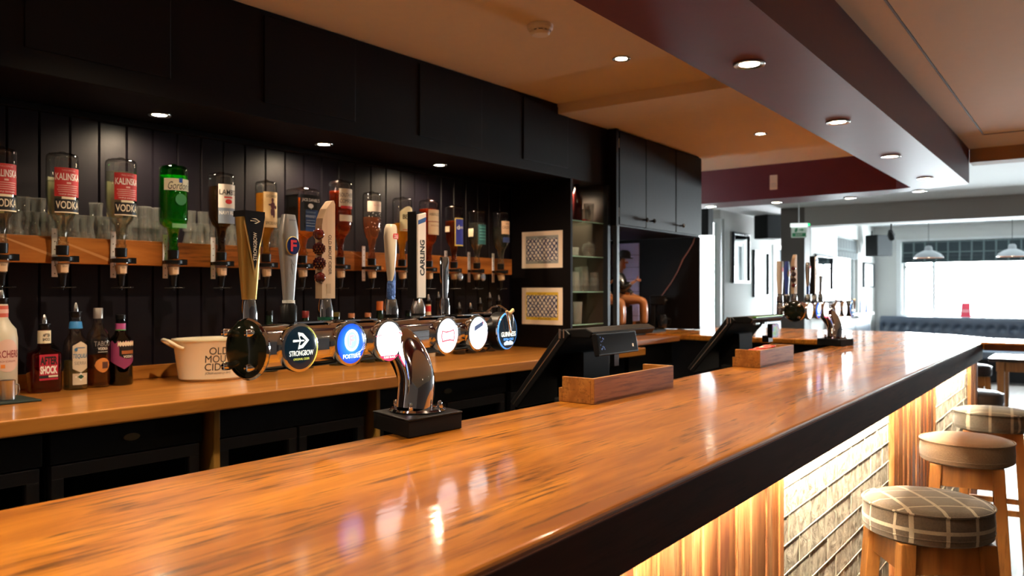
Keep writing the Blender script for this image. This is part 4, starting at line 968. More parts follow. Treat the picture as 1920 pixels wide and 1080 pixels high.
    def d_fost(q, M, R):
        q.poly(circ(R * 0.50, sx=0.95, cz=R * 0.15), mat('lit_pale_ring', (0.8, 0.9, 1), emit=(0.7, 0.95, 1.0), es=1.3), M, 0.0002)
        q.poly(circ(R * 0.38, sx=0.9, cz=R * 0.15), mat('lit_cyan_oval', (0.3, 0.8, 1), emit=(0.35, 0.85, 1.0), es=1.3), M, 0.0004)
        q.text('F', mat('lit_faint_red', (0.8, 0.4, 0.5), emit=(1, 0.6, 0.7), es=0.9), R * 0.30, R * 0.48, M, bold=0.03, cy=R * 0.15, off=0.0006)
        q.text("FOSTER'S", mat('lit_white_word', (0.9, 0.9, 0.9), emit=(0.85, 0.95, 1.0), es=1.6), R * 1.15, R * 0.20, M, bold=0.02, cy=-R * 0.56, off=0.0006)
        for a in (0.3, 0.6, 0.9): q.patch(R * 0.7, 0.0005, LW, M @ T(R * 0.6, 0, -R * 0.35, ry=-a), off=0.0005)
    def d_pink(q, M, R):
        q.poly([(-R * 0.95, R * 0.22), (-R * 0.6, R * 0.28), (-R * 0.55, R * 0.33), (-R * 0.9, R * 0.27)], PINKP, M, 0.0004); q.poly([(R * 0.65, R * 0.35), (R * 0.96, R * 0.24), (R * 0.96, R * 0.30), (R * 0.7, R * 0.40)], PINKP, M, 0.0004)
        q.text('Dark Fruits', GREYP, R * 1.1, R * 0.18, M, cy=-R * 0.1, off=0.0004, shear=0.4)
        a0 = [(R * 0.97 * cos(a), R * 0.97 * sin(a)) for a in [pi * (1.26 + 0.48 * i / 16) for i in range(17)]]
        q.poly(a0, mat('lit_rose_band', (0.8, 0.05, 0.15), emit=(0.85, 0.06, 0.17), es=1.0), M, 0.0003); q.text('FUSED BLACK', LW, R * 0.85, R * 0.10, M, cy=-R * 0.79, off=0.0006, bold=0.02)
    def d_stella(q, M, R):
        fr = [(-0.55, 0.30), (-0.2, 0.24), (0.2, 0.26), (0.55, 0.34), (0.62, 0.0), (0.55, -0.34), (0.2, -0.28), (-0.2, -0.30), (-0.55, -0.34), (-0.62, 0.0)]
        q.poly([(R * x, R * z) for x, z in fr], PINKP, M, 0.0002); q.poly([(R * x * 0.86, R * z * 0.70) for x, z in fr], LENS_W, M, 0.0004)
        q.text('STELLA', PINKP, R * 0.72, R * 0.17, M, cy=R * 0.09, off=0.0006, bold=0.005); q.text('ARTOIS', PINKP, R * 0.72, R * 0.17, M, cy=-R * 0.12, off=0.0006, bold=0.005)
        q.patch(R * 0.9, R * 0.02, PINKP, M, off=0.0006, cy=-R * 0.01)
    def d_carl(q, M, R):
        q.poly([(-R * 0.45, R * 0.12), (R * 0.42, R * 0.42), (R * 0.42, R * 0.66), (-R * 0.42, R * 0.40)], mat('navy_slab_print', (0.02, 0.04, 0.12), emit=(0.04, 0.07, 0.16), es=1.0), M, 0.0003)
        q.poly([(R * 0.42, R * 0.50), (R * 0.50, R * 0.52), (R * 0.50, R * 0.66), (R * 0.42, R * 0.66)], PINKP, M, 0.0003)
        q.text('CARLING', GREYP, R * 1.45, R * 0.36, M, cy=-R * 0.10, off=0.0004, bold=-0.008)
    lens(-0.313, d_strong, LENS_N if variant == 1 else LENS_W); lens(-0.176, d_fost, LENS_B); lens(-0.062, d_pink, LENS_W, x=-0.034)
    lens(0.156, d_stella, LENS_W); lens(0.288, d_carl, LENS_W)
    # drum lens with the gold harp at the far end
    M7 = Matrix.Translation((-0.03, 0.42, zc)); q = MB(); MX = Matrix.Rotation(pi / 2, 4, 'Y')
    q.lathe([(0.046, -0.10), (0.052, -0.096), (0.052, -0.060), (0.046, -0.058), (0.044, -0.040), (0.047, -0.036), (0.0495, -0.030), (0.0495, 0.0), (0.047, 0.004)], CHROME, 44, MX)
    q.lathe([(0.0497, -0.030), (0.0497, -0.002)], BLACKP, 44, MX)
    q.tube([(-0.06, 0, 0.05), (-0.045, 0.0, 0.064), (-0.02, 0, 0.066), (0.0, 0, 0.055)], 0.003, CHROME, 8)
    h7 = q.build('drum_housing', root, loc=M7.translation)
    q = MB(); q.lathe([(0.0485, 0.0022), (0.046, 0.0048)], LBLUE, 44, MX, cap=False); q.lathe([(0.046, 0.0045), (0.0, 0.006)], LENS_N, 44, MX)
    M_ = RB @ T(0, -0.0066, 0); R = 0.047
    q.text('GUINNESS', LW, R * 1.55, R * 0.27, M_, cy=-R * 0.18, off=0.0004, bold=0.015); q.text('EXTRA COLD', LBLUE, R * 1.05, R * 0.13, M_, cy=-R * 0.46, off=0.0004, bold=0.02)
    for k in range(5): q.poly(circ(R * (0.10 + 0.03 * (k % 2)), 14, 1.5, R * (-0.36 + 0.18 * k), -R * (0.70 - 0.03 * (k % 2))), mat('lit_cloud_print', (0.6, 0.7, 0.8), emit=(0.5, 0.65, 0.85), es=0.9), M_, 0.0003)
    q.build('lit_lens', h7)
    q = MB(); HG = mat('harp_pale_gold', (0.80, 0.66, 0.36), rough=0.3, metal=0.3)
    q.tube([(0.010, -0.016, 0.052), (0.012, -0.011, 0.030), (0.013, -0.004, 0.005), (0.013, 0.0, -0.004)], [0.004, 0.004, 0.0035, 0.003], CHROME, 10)
    q.tube([(0.013, 0.0, -0.004), (0.013, 0.009, 0.012), (0.012, 0.013, 0.032), (0.010, 0.010, 0.046)], [0.003, 0.0028, 0.0026, 0.003], CHROME, 10)
    q.tube([(0.010, -0.016, 0.052), (0.012, -0.006, 0.047), (0.012, 0.004, 0.050), (0.012, 0.013, 0.055), (0.012, 0.016, 0.051)], [0.004, 0.0045, 0.0045, 0.005, 0.003], HG, 10)
    q.add([(0.011, -0.011, 0.046), (0.011, 0.008, 0.046), (0.011, 0.0, 0.002)], [(0, 2, 1), (0, 1, 2)], mat('harp_face', (0.75, 0.70, 0.42), rough=0.4))
    q.build('harp_badge', h7, label='pale gold and chrome harp badge')
    # taps and their handles: px centre -> y on the line x = HX
    HX = -0.20
    O = (-0.2055, 1.745)
    def ty(px):
        k = (px - 960) / F; a = radians(31.0)
        ux, dx = sin(a), cos(a)                                   # along the crossbar in (right, depth)
        u0 = O[0] + HX * cos(a); d0 = O[1] - HX * sin(a)
        t = (k * d0 - u0) / (ux - k * dx); return t, d0 + t * dx
    def zz(py, d): return 0.30 + (HY - py) * d / F
    def tap(y, col=CHROME):
        q = MB(); q.tube([(cx - 0.03, y, zc + 0.005), (HX, y, zc + 0.012)], 0.015, CHROME, 16)
        q.lathe([(0.010, 0.155), (0.018, 0.165), (0.018, 0.225), (0.015, 0.236), (0.0, 0.237)], CHROME, 20, T(HX, y, 0))
        return q.build('tap_valve', root, label='chrome tap valve and nozzle')
    def collar(q, y, z0, z1, r0, r1, m=CHROME, foot=BLACKP):
        q.lathe([(r0 * 0.98, z0 - 0.004), (r0, z0 + 0.006)], foot, 24, T(HX, y, 0))
        q.lathe([(r0, z0 + 0.004), (r0, z0 + (z1 - z0) * 0.45), (r1, z1), (r1 * 0.9, z1 + 0.001)], m, 28, T(HX, y, 0))
    def paddle(q, y, prof, m, M=None, n=18, depth=0.6, sq=0.45):
        """prof: (z, half width); flattened section"""
        rings = []
        for z, w, *o in prof:
            dd_ = (o[0] if o else w * depth); sh_ = (o[1] if len(o) > 1 else 0)
            ring = []
            for i in range(n * 2):
                a = 2 * pi * i / (n * 2); e = 1 - sq
                ring.append((HX + math.copysign(abs(cos(a)) ** e, cos(a)) * dd_, y + sh_ + math.copysign(abs(sin(a)) ** e, sin(a)) * w, z))
            rings.append(ring)
        q.loft(rings, m, M)
    up = lambda M, y, z, x: Matrix.Translation((HX + x, y, z)) @ RB
    GOLD = mat('satin_gold', (0.62, 0.36, 0.09), rough=0.32, metal=0.85)
    # 1 gold and black handle
    y, d = ty(467); z0, z1, zt = zz(590, d), zz(562, d), zz(397, d); t_ = tap(y); q = MB(); collar(q, y, 0.237, z1, 0.0165, 0.0125)
    h = q.build('handle_collar', t_); q = MB()
    H = zt - z1
    if variant == 1:
        paddle(q, y, [(z1, 0.0145), (z1 + H * 0.25, 0.0185), (z1 + H * 0.6, 0.0225), (z1 + H * 0.9, 0.0265), (z1 + H * 0.93, 0.0265)], GOLD, depth=0.62)
        x_ = 0.0150; Mh = Matrix.Translation((HX, y, 0)) @ RB
        fr = lambda k: 0.009 + 0.0085 * k   # half depth grows with height
        vs = [(-0.0245, -0.0172, zt), (0.0255, -0.0172, zt), (0.0255, -0.0170, zt - 0.012), (0.0035, -0.0135, z1 + H * 0.33), (-0.0245, -0.0170, zt - 0.014)]
        q.add(vs, [(0, 1, 2, 3, 4)], mat('handle_black_inlay', (0.010, 0.009, 0.010), rough=0.25), False, Mh)
        q.prism([(-0.0172, -0.0245), (0.0172, -0.0245), (0.0172, 0.0255), (-0.0172, 0.0255)], zt - 0.012, zt, MATS['handle_black_inlay'], T(HX, y, 0))
        vs = [(0.0262, -0.0168, zt - 0.016), (0.0035, -0.0132, z1 + H * 0.33), (0.0035, -0.0130, z1 + H * 0.23), (0.0272, -0.0160, zt - 0.020)]
        q.add(vs, [(0, 1, 2, 3)], mat('light_gold_edge', (0.80, 0.50, 0.16), rough=0.3, metal=0.6), False, Mh)
        vs = [(-0.0252, -0.0168, zt - 0.018), (0.0035, -0.0132, z1 + H * 0.33), (0.0035, -0.0130, z1 + H * 0.23), (-0.0270, -0.0160, zt - 0.022)]
        q.add(vs, [(0, 3, 2, 1)], MATS['light_gold_edge'], False, Mh)
        Mt = Matrix.Translation((HX + 0.0172, y, zt - H * 0.40)) @ RB @ Matrix.Rotation(-pi / 2, 4, 'Y') @ Matrix.Rotation(radians(1.8), 4, 'X')
        q.text('STRONGBOW', CREAM, 0.056, 0.0095, Mt, off=0.0004, bold=0.01)
        Mt = Matrix.Translation((HX + 0.0176, y, zt - 0.020)) @ RB
        s = 0.010; q.poly([(-s, s * .5), (s * .2, s * .55), (s * 1.3, 0), (s * .2, -s * .55), (-s * .3, -s * .45), (s * 0.2, -s * .3), (s * 0.8, 0), (s * .2, s * .3)], CREAM, Mt, 0.0002); q.poly([(-s * 1.2, s * .1), (s * .3, 0.0006), (s * .3, -0.0006), (-s * 1.2, -s * .1)], CREAM, Mt, 0.0003)
    else:
        paddle(q, y, [(z1, 0.016), (z1 + H * 0.5, 0.021), (zt - 0.004, 0.021), (zt, 0.019)], mat('pale_taupe_handle', (0.42, 0.36, 0.30), rough=0.35), depth=0.7); q.lathe([(0.013, 0), (0.0, 0.0008)], RED, 20, T(HX + 0.0152, y, zt - 0.045, ry=pi / 2))
    q.build('tap_handle', t_, label='gold tap handle with black V inlay' if variant == 1 else 'taupe tap handle with a red badge')
    # 2 silver handle with an oval badge
    y, d = ty(541); z1, zt = zz(566, d), zz(403, d); t_ = tap(y); q = MB()
    q.lathe([(0.0175, 0.232), (0.0175, z1 - 0.010), (0.0145, z1 - 0.006), (0.0145, z1 - 0.003)], BLACKP, 26, T(HX, y, 0)); q.lathe([(0.0130, z1 - 0.003), (0.0130, z1 + 0.003)], WHITE, 24, T(HX, y, 0)); q.build('handle_collar', t_)
    q = MB(); H = zt - z1; SIL = mat('satin_silver', (0.42, 0.42, 0.41), rough=0.38, metal=0.7) if variant == 1 else mat('royal_blue_handle', (0.03, 0.06, 0.30), rough=0.3)
    paddle(q, y, [(z1 + 0.003, 0.0125), (z1 + H * 0.3, 0.0165), (z1 + H * 0.62, 0.0225), (z1 + H * 0.82, 0.0215), (zt - 0.003, 0.0155), (zt, 0.0145)], SIL, depth=0.55)
    zb = zt - H * 0.36
    q.lathe([(0.0195, 0.0), (0.0195, 0.002), (0.018, 0.003)], mat('badge_gold_rim', (0.75, 0.60, 0.20), rough=0.3), 34, T(HX + 0.0117, y, zb, ry=pi / 2), sx=1.02, sy=0.98, cap=False)
    q.lathe([(0.0183, 0.0025), (0.0, 0.0032)], mat('badge_navy', (0.012, 0.02, 0.12), rough=0.25), 34, T(HX + 0.0117, y, zb, ry=pi / 2), sx=1.02, sy=0.98)
    q.text('F', mat('badge_red', (0.65, 0.03, 0.05), rough=0.4), 0.017, 0.024, Matrix.Translation((HX + 0.0152, y, zb)) @ RB, off=0.0004, bold=0.03)
    q.text('AUSTRALIAN', mat('handle_dark_print', (0.06, 0.06, 0.07), rough=0.5), 0.018, 0.003, Matrix.Translation((HX + 0.0112, y, zt - 0.012)) @ RB, off=0.0004)
    for k in range(5): q.tube([(HX + 0.0118 - 0.0009 * k, y - 0.004 + 0.002 * (k % 3), zb - 0.028 - 0.010 * k), (HX + 0.0110 - 0.0009 * k, y + 0.004 - 0.003 * (k % 2), zb - 0.040 - 0.010 * k)], 0.0004, MATS['handle_dark_print'], 4)
    q.build('tap_handle', t_, label='flared silver tap handle with an oval badge' if variant == 1 else 'slim blue tap handle')
    # 3 wooden plank with berries
    y, d = ty(610); z1, zt = zz(560, d), zz(374, d); t_ = tap(y); q = MB(); collar(q, y, 0.237, z1, 0.0175, 0.0125, foot=mat('green_collar', (0.01, 0.10, 0.06), rough=0.3)); q.build('handle_collar', t_)
    q = MB(); PL = wood('pale_plank_wood', (0.42, 0.27, 0.15), (0.52, 0.36, 0.22), (0.62, 0.45, 0.29), 'Z', rough=0.55, pores=0.10); H = zt - z1
    w = 0.0205
    out = [(-w, z1), (w, z1), (w, zt - 0.010), (w - 0.004, zt - 0.002), (w * 0.5, zt - 0.004), (-w * 0.3, zt - 0.022), (-w * 0.85, zt - 0.044), (-w, zt - 0.060)]
    Mp = Matrix.Translation((HX, y, 0)) @ RB @ Matrix.Rotation(pi / 2, 4, 'X')
    q.prism([(x, z) for x, z in out], -0.010, 0.010, PL, Mp)
    Mt = Matrix.Translation((HX + 0.0102, y + 0.004, z1 + H * 0.44)) @ RB @ Matrix.Rotation(pi / 2, 4, 'Y')
    q.text('OLD MOUT CIDER', mat('burnt_print', (0.05, 0.025, 0.012), rough=0.7), 0.088, 0.0095, Mt, off=0.0004, bold=0.004)
    q.patch(0.012, 0.022, mat('faded_stamp', (0.40, 0.28, 0.17), rough=0.7), Matrix.Translation((HX + 0.0102, y, z1 + 0.022)) @ RB, off=0.0004)
    hh = q.build('tap_handle', t_, bevel=0.0015, label='pale wooden plank tap handle')
    q = MB(); CH = mat('cherry_gloss', (0.10, 0.008, 0.006), rough=0.10, coat=1.0); BE = mat('blackberry_gloss', (0.055, 0.006, 0.014), rough=0.15, coat=1.0)
    side = -1 if variant == 1 else -1
    for i, (py, r, kind) in enumerate(((441, 0.0128, 0), (468, 0.0138, 1), (495, 0.0142, 1), (521, 0.0125, 0))):
        z = zz(py, d); c = Vector((HX + 0.006, y - w - 0.006 + (0.0012 * i), z))
        if kind == 0: q.sphere(c, r, CH, 20, 12)
        else:
            q.sphere(c, r * 0.85, BE, 16, 10)
            for a in range(7):
                for b_ in range(10):
                    th = pi * (a + 0.5) / 7; ph = 2 * pi * (b_ + 0.5 * (a % 2)) / 10
                    q.sphere(c + Vector((sin(th) * cos(ph), sin(th) * sin(ph), cos(th))) * r * 0.84, r * 0.24, BE, 6, 4)
    q.tube([(HX + 0.004, y - w + 0.004, zz(441, d) + 0.010), (HX + 0.006, y - w + 0.007, zz(430, d))], 0.0012, BLACKM, 6)
    q.build('moulded_berries', hh, label='string of glossy cherries and blackberries')
    # 4 cream chalice
    y, d = ty(733); z1, zt = zz(562, d), zz(421, d); zm = zz(531, d); t_ = tap(y); q = MB(); collar(q, y, 0.237, z1, 0.0185, 0.0140); q.build('handle_collar', t_)
    q = MB(); IV = mat('ivory_gloss', (0.74, 0.66, 0.52), rough=0.2, coat=0.5) if variant == 1 else mat('silver_gloss_handle', (0.6, 0.6, 0.62), rough=0.15, metal=0.8)
    H = zt - zm
    paddle(q, y, [(zm, 0.003, 0.006, -0.004), (zm + H * 0.15, 0.0075, 0.010, -0.001), (zm + H * 0.45, 0.0140, 0.013, -0.001), (zm + H * 0.78, 0.0178, 0.014, -0.002), (zt - 0.012, 0.0175, 0.013, -0.001), (zt - 0.003, 0.0150, 0.011, 0.0), (zt, 0.0125, 0.009, 0.0)], IV, sq=0.15)
    fr = [(-0.5, 0.35), (0.5, 0.42), (0.6, 0), (0.5, -0.4), (-0.5, -0.36), (-0.62, 0)]
    Mt = Matrix.Translation((HX + 0.0136, y + 0.002, zt - 0.030)) @ RB
    q.poly([(x * 0.018, z * 0.018) for x, z in fr], RED, Mt, 0.0004); q.text('STELLA', WHITE, 0.014, 0.004, Mt, cy=0.002, off=0.0008, bold=0.01); q.text('ARTOIS', WHITE, 0.014, 0.004, Mt, cy=-0.003, off=0.0008, bold=0.01)
    hh = q.build('tap_handle', t_, label='cream chalice-shaped tap handle' if variant == 1 else 'slim silver tap handle')
    q = MB(); FC = mat('blue_faceted_crystal', (0.08, 0.16, 0.42), rough=0.08, metal=0.5, bump=1.0, bscale=160)
    paddle(q, y, [(z1, 0.0125), (z1 + 0.008, 0.0140), (zm, 0.0125, 0.009, 0.002), (zm + 0.020, 0.0070, 0.007, 0.007), (zm + 0.040, 0.0015, 0.003, 0.012)], FC, sq=0.1); q.build('crystal_foot', hh, label='blue faceted crystal foot')
    # 5 white slab with black side
    y, d = ty(784); z1, zt = zz(560, d), zz(398, d); t_ = tap(y); q = MB(); collar(q, y, 0.237, z1, 0.0185, 0.0110, m=STEEL); q.build('handle_collar', t_)
    q = MB(); sl = Matrix.Translation((HX, y, 0))
    q.prism([(-0.020, -0.0185), (0.008, -0.0185), (0.008, 0.0185), (-0.020, 0.0185)], z1, zt, BLACKP, sl, top=[(-0.020, -0.0185), (0.008, -0.0200), (0.008, 0.0200), (-0.020, 0.0200)])
    q.add([(0.0085, -0.0165, z1 + 0.001), (0.0085, 0.0170, z1 + 0.001), (0.0085, 0.0185, zt), (0.0085, -0.0170, zt - 0.008), (0.0125, -0.0155, z1 + 0.002), (0.0125, 0.0160, z1 + 0.002), (0.0125, 0.0172, zt - 0.002), (0.0125, -0.0160, zt - 0.010)], [(4, 5, 6, 7), (0, 1, 5, 4), (1, 2, 6, 5), (2, 3, 7, 6), (3, 0, 4, 7)], mat('white_handle_face', (0.80, 0.74, 0.68), rough=0.3), False, sl)
    Mt = Matrix.Translation((HX + 0.0126, y, 0)) @ RB
    q.poly([(-0.0160, zt - 0.034), (0.0172, zt - 0.024), (0.0172, zt - 0.012), (-0.0160, zt - 0.023)], mat('slab_blue', (0.02, 0.08, 0.28), rough=0.4), Mt, 0.0003); q.poly([(0.0135, zt - 0.025), (0.0172, zt - 0.024), (0.0172, zt - 0.019)], RED, Mt, 0.0005)
    q.text('CARLING', INK, 0.092, 0.0200, Matrix.Translation((HX + 0.0126, y + 0.001, z1 + (zt - z1) * 0.47)) @ RB @ Matrix.Rotation(-pi / 2, 4, 'Y'), off=0.0005, bold=0.035)
    q.build('tap_handle', t_, label='white slab tap handle with black sides')
    # 6 short chrome bar
    y, d = ty(833); z1, zt = zz(563, d), zz(482, d); t_ = tap(y)
    q = MB(); q.lathe([(0.0150, 0.236), (0.0150, zz(572, d)), (0.0125, z1), (0.0125, z1 + 0.004)], CHROME, 26, T(HX, y, 0)); q.build('handle_collar', t_)
    q = MB(); paddle(q, y, [(z1 + 0.004, 0.009), (z1 + 0.02, 0.0100), (zt - 0.004, 0.0125), (zt, 0.0110)], CHROME, depth=0.8, sq=0.5); q.build('tap_handle', t_, label='short plain chrome tap handle')
    return root
ou, od = -0.2055, 1.745
TX, TY = ou * cos(PHI) - od * sin(PHI), ou * sin(PHI) + od * cos(PHI)
TR = PHI - radians(31.0)
tw = make_tower((TX, TY, 1.1005), TR, 1, 'chrome beer tower with a navy first lens and gold first handle')
# second tower near the far corner of the bar
fx, fy, fd = onplane(1577, 650, 1.10)
cF = Matrix.Rotation(TR, 3, 'Z') @ Vector((0.062, -0.111, 0))
tw2 = make_tower((fx - cF.x + 0.015, fy - cF.y, 1.1005), TR - radians(8), 2, 'smaller-looking chrome beer tower at the far corner, all lenses lit white or blue')
# ================================================================== TILLS, CADDIES, WORK SHELF
ws = MB(); ws.box(-1.78, -1.135, 1.45, 4.9, 0.86, 0.90, BLACKM); ws.box(-1.76, -1.72, 1.45, 4.9, 0.0, 0.859, BLACKM)
tag(ws.build('work_shelf', bevel=0.003), 'black work shelf behind the bar carrying the two tills', 'shelf')
SCR = mat('dark_screen', (0.008, 0.009, 0.012), rough=0.12)
def till(y0, label, second=False):
    root = thing('till', label, 'till', (-1.5, y0, 0.901))
    L_ = 0.44
    def side(pts, a, b, m, name, bev=0.003, par=root, lab=None):
        q = MB(); q.add([(x, a, z) for x, z in pts] + [(x, b, z) for x, z in pts], [tuple(range(len(pts)))] + [tuple(range(len(pts), 2 * len(pts)))[::-1]] + [(i, len(pts) + i, len(pts) + (i + 1) % len(pts), (i + 1) % len(pts)) for i in range(len(pts))], m)
        return q.build(name, par, bevel=bev, label=lab)
    side([(-0.045, 0.135), (0.145, 0.375), (0.170, 0.378), (0.185, 0.362), (-0.015, 0.118)], 0, L_, BLACKP, 'screen_slab', 0.004, lab='thick slanting black screen slab')
    side([(-0.043, 0.1405), (-0.047, 0.142), (0.140, 0.378), (0.144, 0.377)], 0.02, L_ - 0.02, SCR, 'screen', 0.0)
    side([(0.150, 0.378), (0.235, 0.384), (0.262, 0.372), (0.250, 0.352), (0.15, 0.352)], 0.012, L_ - 0.0, BLACKP, 'top_hood', 0.004)
    q = MB(); q.box(0.1460, 0.1540, -0.0015, 0.0, 0.350, 0.3800, STEEL, T(0, 0, 0)).box(0.1620, 0.1670, -0.0015, 0.0, 0.352, 0.379, STEEL)
    q.add([(-0.030, -0.001, 0.132), (-0.027, -0.001, 0.130), (0.150, -0.001, 0.345), (0.147, -0.001, 0.348)], [(0, 1, 2, 3)], STEEL)
    q.build('edge_trim', root, label='bright metal edge strips')
    q = MB(); q.box(0.02, 0.20, 0.06, 0.34, 0.0, 0.03, BLACKP).box(0.06, 0.16, 0.12, 0.30, 0.03, 0.30, BLACKM).box(0.10, 0.24, 0.04, 0.36, 0.03, 0.16, BLACKM); q.build('stand', root, bevel=0.006)
    q = MB()
    for a in (0.10, 0.13, 0.22, 0.25): q.box(0.232, 0.246, a, a + 0.018, 0.343, 0.353, STEEL)
    q.build('port_row', root)
    if not second:
        q = MB(); Md = T(0.275, 0.15, 0.335, ry=radians(-10)); q.box(-0.010, 0.006, -0.145, 0.115, -0.036, 0.034, BLACKP, Md)
        dsp = q.build('customer_display', root, bevel=0.003)
        q = MB(); q.box(0.0062, 0.0068, -0.138, 0.108, -0.031, 0.029, SCR, Md)
        r = random.Random(4)
        for k in range(14):
            u_, v_ = r.uniform(-0.130, -0.104), r.uniform(-0.022, 0.022)
            q.box(0.0069, 0.0072, u_, u_ + 0.003, v_, v_ + 0.004, mat('blue_display_dots', (0.05, 0.1, 0.3), emit=(0.1, 0.2, 0.7), es=0.12), Md)
        q.box(0.0069, 0.0072, 0.075, 0.083, -0.018, -0.008, WHITE, Md)
        q.build('display_glass', dsp)
        MB().box(0.25, 0.265, 0.14, 0.17, 0.26, 0.30, BLACKP).build('display_arm', root)
    else:
        q = MB(); Md = T(0.285, 0.24, 0.315); q.box(-0.02, 0.004, -0.045, 0.045, -0.035, 0.03, BLACKP, Md); dsp = q.build('customer_display', root, bevel=0.003)
        m_, nt, p = nodes_of('colourful_advert_screen'); tc = nt.nodes.new('ShaderNodeTexCoord'); nz = nt.nodes.new('ShaderNodeTexNoise'); nz.inputs['Scale'].default_value = 45; nt.links.new(tc.outputs['Object'], nz.inputs[0])
        hs = nt.nodes.new('ShaderNodeHueSaturation'); hs.inputs['Saturation'].default_value = 2.6; nt.links.new(nz.outputs['Color'], hs.inputs['Color']); nt.links.new(hs.outputs[0], p.inputs['Emission Color']); p.inputs['Emission Strength'].default_value = 0.35; p.inputs['Base Color'].default_value = (0.02, 0.02, 0.02, 1)
        q = MB(); q.box(0.004, 0.005, -0.042, 0.042, -0.032, 0.027, m_, Md); q.build('display_glass', dsp)
        q = MB(); q.box(0.226, 0.264, 0.05, 0.43, 0.3765, 0.3800, mat('green_reflective_strip', (0.12, 0.45, 0.04), rough=0.3)); q.build('green_strip', root, label='bright green strip along the hood')
        MB().box(0.24, 0.27, 0.20, 0.26, 0.26, 0.29, BLACKP).build('display_arm', root)
    return root
yt1 = px_on(1060, 1.33)[0]; yt2 = px_on(1372, 1.33)[0]
till(yt1, 'black till with a wide slim customer display behind the nearer wooden caddy')
till(yt2, 'black till with a green strip and small colourful display behind the farther wooden caddy', True)
def caddy(x0, y0, L_, W_, label, inner=False):
    root = thing('wooden_caddy', label, 'box', (x0, y0, 1.1005), (0, 0, radians(-1.0)), 'wooden caddies on the bar')
    H, t = 0.068, 0.011
    q = MB(); q.box(0, W_, t, L_ - t, 0, 0.008, BOXWOOD); q.build('base', root)
    for nm, b in (('side_board', (W_ - t, W_, 0, L_, 0, H)), ('side_board', (0, t, 0, L_, 0, H * 0.55)), ('end_board', (t + .0002, W_ - t - .0002, 0.0, t, 0, H)), ('end_board', (t + .0002, W_ - t - .0002, L_ - t, L_, 0, H))):
        MB().box(*b, BOXWOOD).build(nm, root, bevel=0.0012)
    return root
caddy(-1.178, 1.825, 0.470, 0.112, 'empty long stained wooden caddy on the bar in front of the nearer till')
caddy(-1.165, 3.070, 0.400, 0.112, 'stained wooden caddy on the bar holding red sachets')
RS = mat('red_foil', (0.62, 0.03, 0.015), rough=0.3, coat=0.5)
for i, (px, py, rz, ln) in enumerate(((1398, 657, 0.5, 0.085), (1418, 652, 0.9, 0.10), (1408, 650, 0.2, 0.07))):
    q = MB(); rr = []
    for k in range(9):
        u = k / 8; w = 0.016 * sin(pi * min(max(u, 0.06), 0.94)) ** 0.35; th = 0.006 * sin(pi * u) + 0.0008
        rr.append([((u - 0.5) * ln, w * cos(a), th * sin(a) + 0.004 * sin(5 * u)) for a in [2 * pi * j / 12 for j in range(12)]])
    q.loft(rr, RS)
    q.patch(0.03, 0.012, CREAM, T(0, 0, 0.0075, rx=-pi / 2), off=0.0)
    x, y = ray(px, 3.24)
    tag(q.build('sauce_sachet', loc=(-1.105 + 0.012 * i, 3.13 + 0.05 * i, 1.160 + 0.006 * i), rot=(0.0, -0.25, rz)), ['red foil sachet at the near end of the far caddy', 'longest red foil sachet in the far caddy', 'red foil sachet lying across the others in the far caddy'][i], 'sachet', 'red sachets in the far caddy')
q = MB(); q.lathe([(0.016, 0), (0.017, 0.002), (0.017, 0.035), (0.014, 0.036)], STEEL, 18); x, y, d = onplane(1500, 676, 1.10)
tag(q.build('metal_shot_measure', loc=(-1.12, 3.56, 1.1008)), 'small steel measure beside the far caddy on the bar', 'measure')

# ================================================================== ICE BUCKET AND STANDING BOTTLES (back counter)
CZ = 1.0505
s_b, d_b = px_on(399, 2.90, PHW)
ib = thing('ice_bucket', 'oval cream ice bucket with black lettering on the back counter', 'ice bucket', W(2.90, s_b, CZ), (0, 0, -DEL - radians(12)))
IVC = mat('cream_enamel', (0.84, 0.74, 0.56), rough=0.3, coat=0.3)
q = MB(); q.lathe([(0.0, 0.0), (0.118, 0.0), (0.129, 0.008), (0.149, 0.150), (0.155, 0.156), (0.155, 0.162), (0.149, 0.162), (0.142, 0.150), (0.124, 0.012), (0.0, 0.010)], IVC, 56, sx=0.72)
q.lathe([(0.156, 0.1555), (0.157, 0.159), (0.156, 0.1625)], mat('cream_rim', (0.78, 0.72, 0.48), rough=0.3), 56, sx=0.72, cap=False)
q.build('tub', ib)
for sgn in (-1, 1):
    q = MB(); q.tube([(-0.052, sgn * 0.130, 0.128), (-0.048, sgn * 0.150, 0.138), (-0.040, sgn * 0.180, 0.158), (0.0, sgn * 0.187, 0.162), (0.040, sgn * 0.180, 0.158), (0.048, sgn * 0.150, 0.138), (0.052, sgn * 0.130, 0.128)], 0.0065, IVC, 10); q.build('handle', ib)
q = MB()
for (t_, w_, h_, cz) in (('OLD', 0.072, 0.028, 0.117), ('MOUT', 0.098, 0.028, 0.086), ('CIDER', 0.100, 0.028, 0.055), ('(Oldd-mowt-cy-der)', 0.095, 0.012, 0.030)):
    vs, fs, asp = text_geo(t_, 0.0, 0.3 if h_ < 0.02 else 0.0)
    pts = []
    for x, y in vs:
        zz_ = cz + y * h_; r = 0.129 + (0.149 - 0.129) * (zz_ - 0.008) / 0.142 + 0.0008; yy = x * w_ - 0.012
        a = math.asin(max(-1, min(1, yy / r))); pts.append((r * cos(a) * 0.72 + 0.0006, yy, zz_))
    q.add(pts, fs, INK)
q.build('lettering', ib)

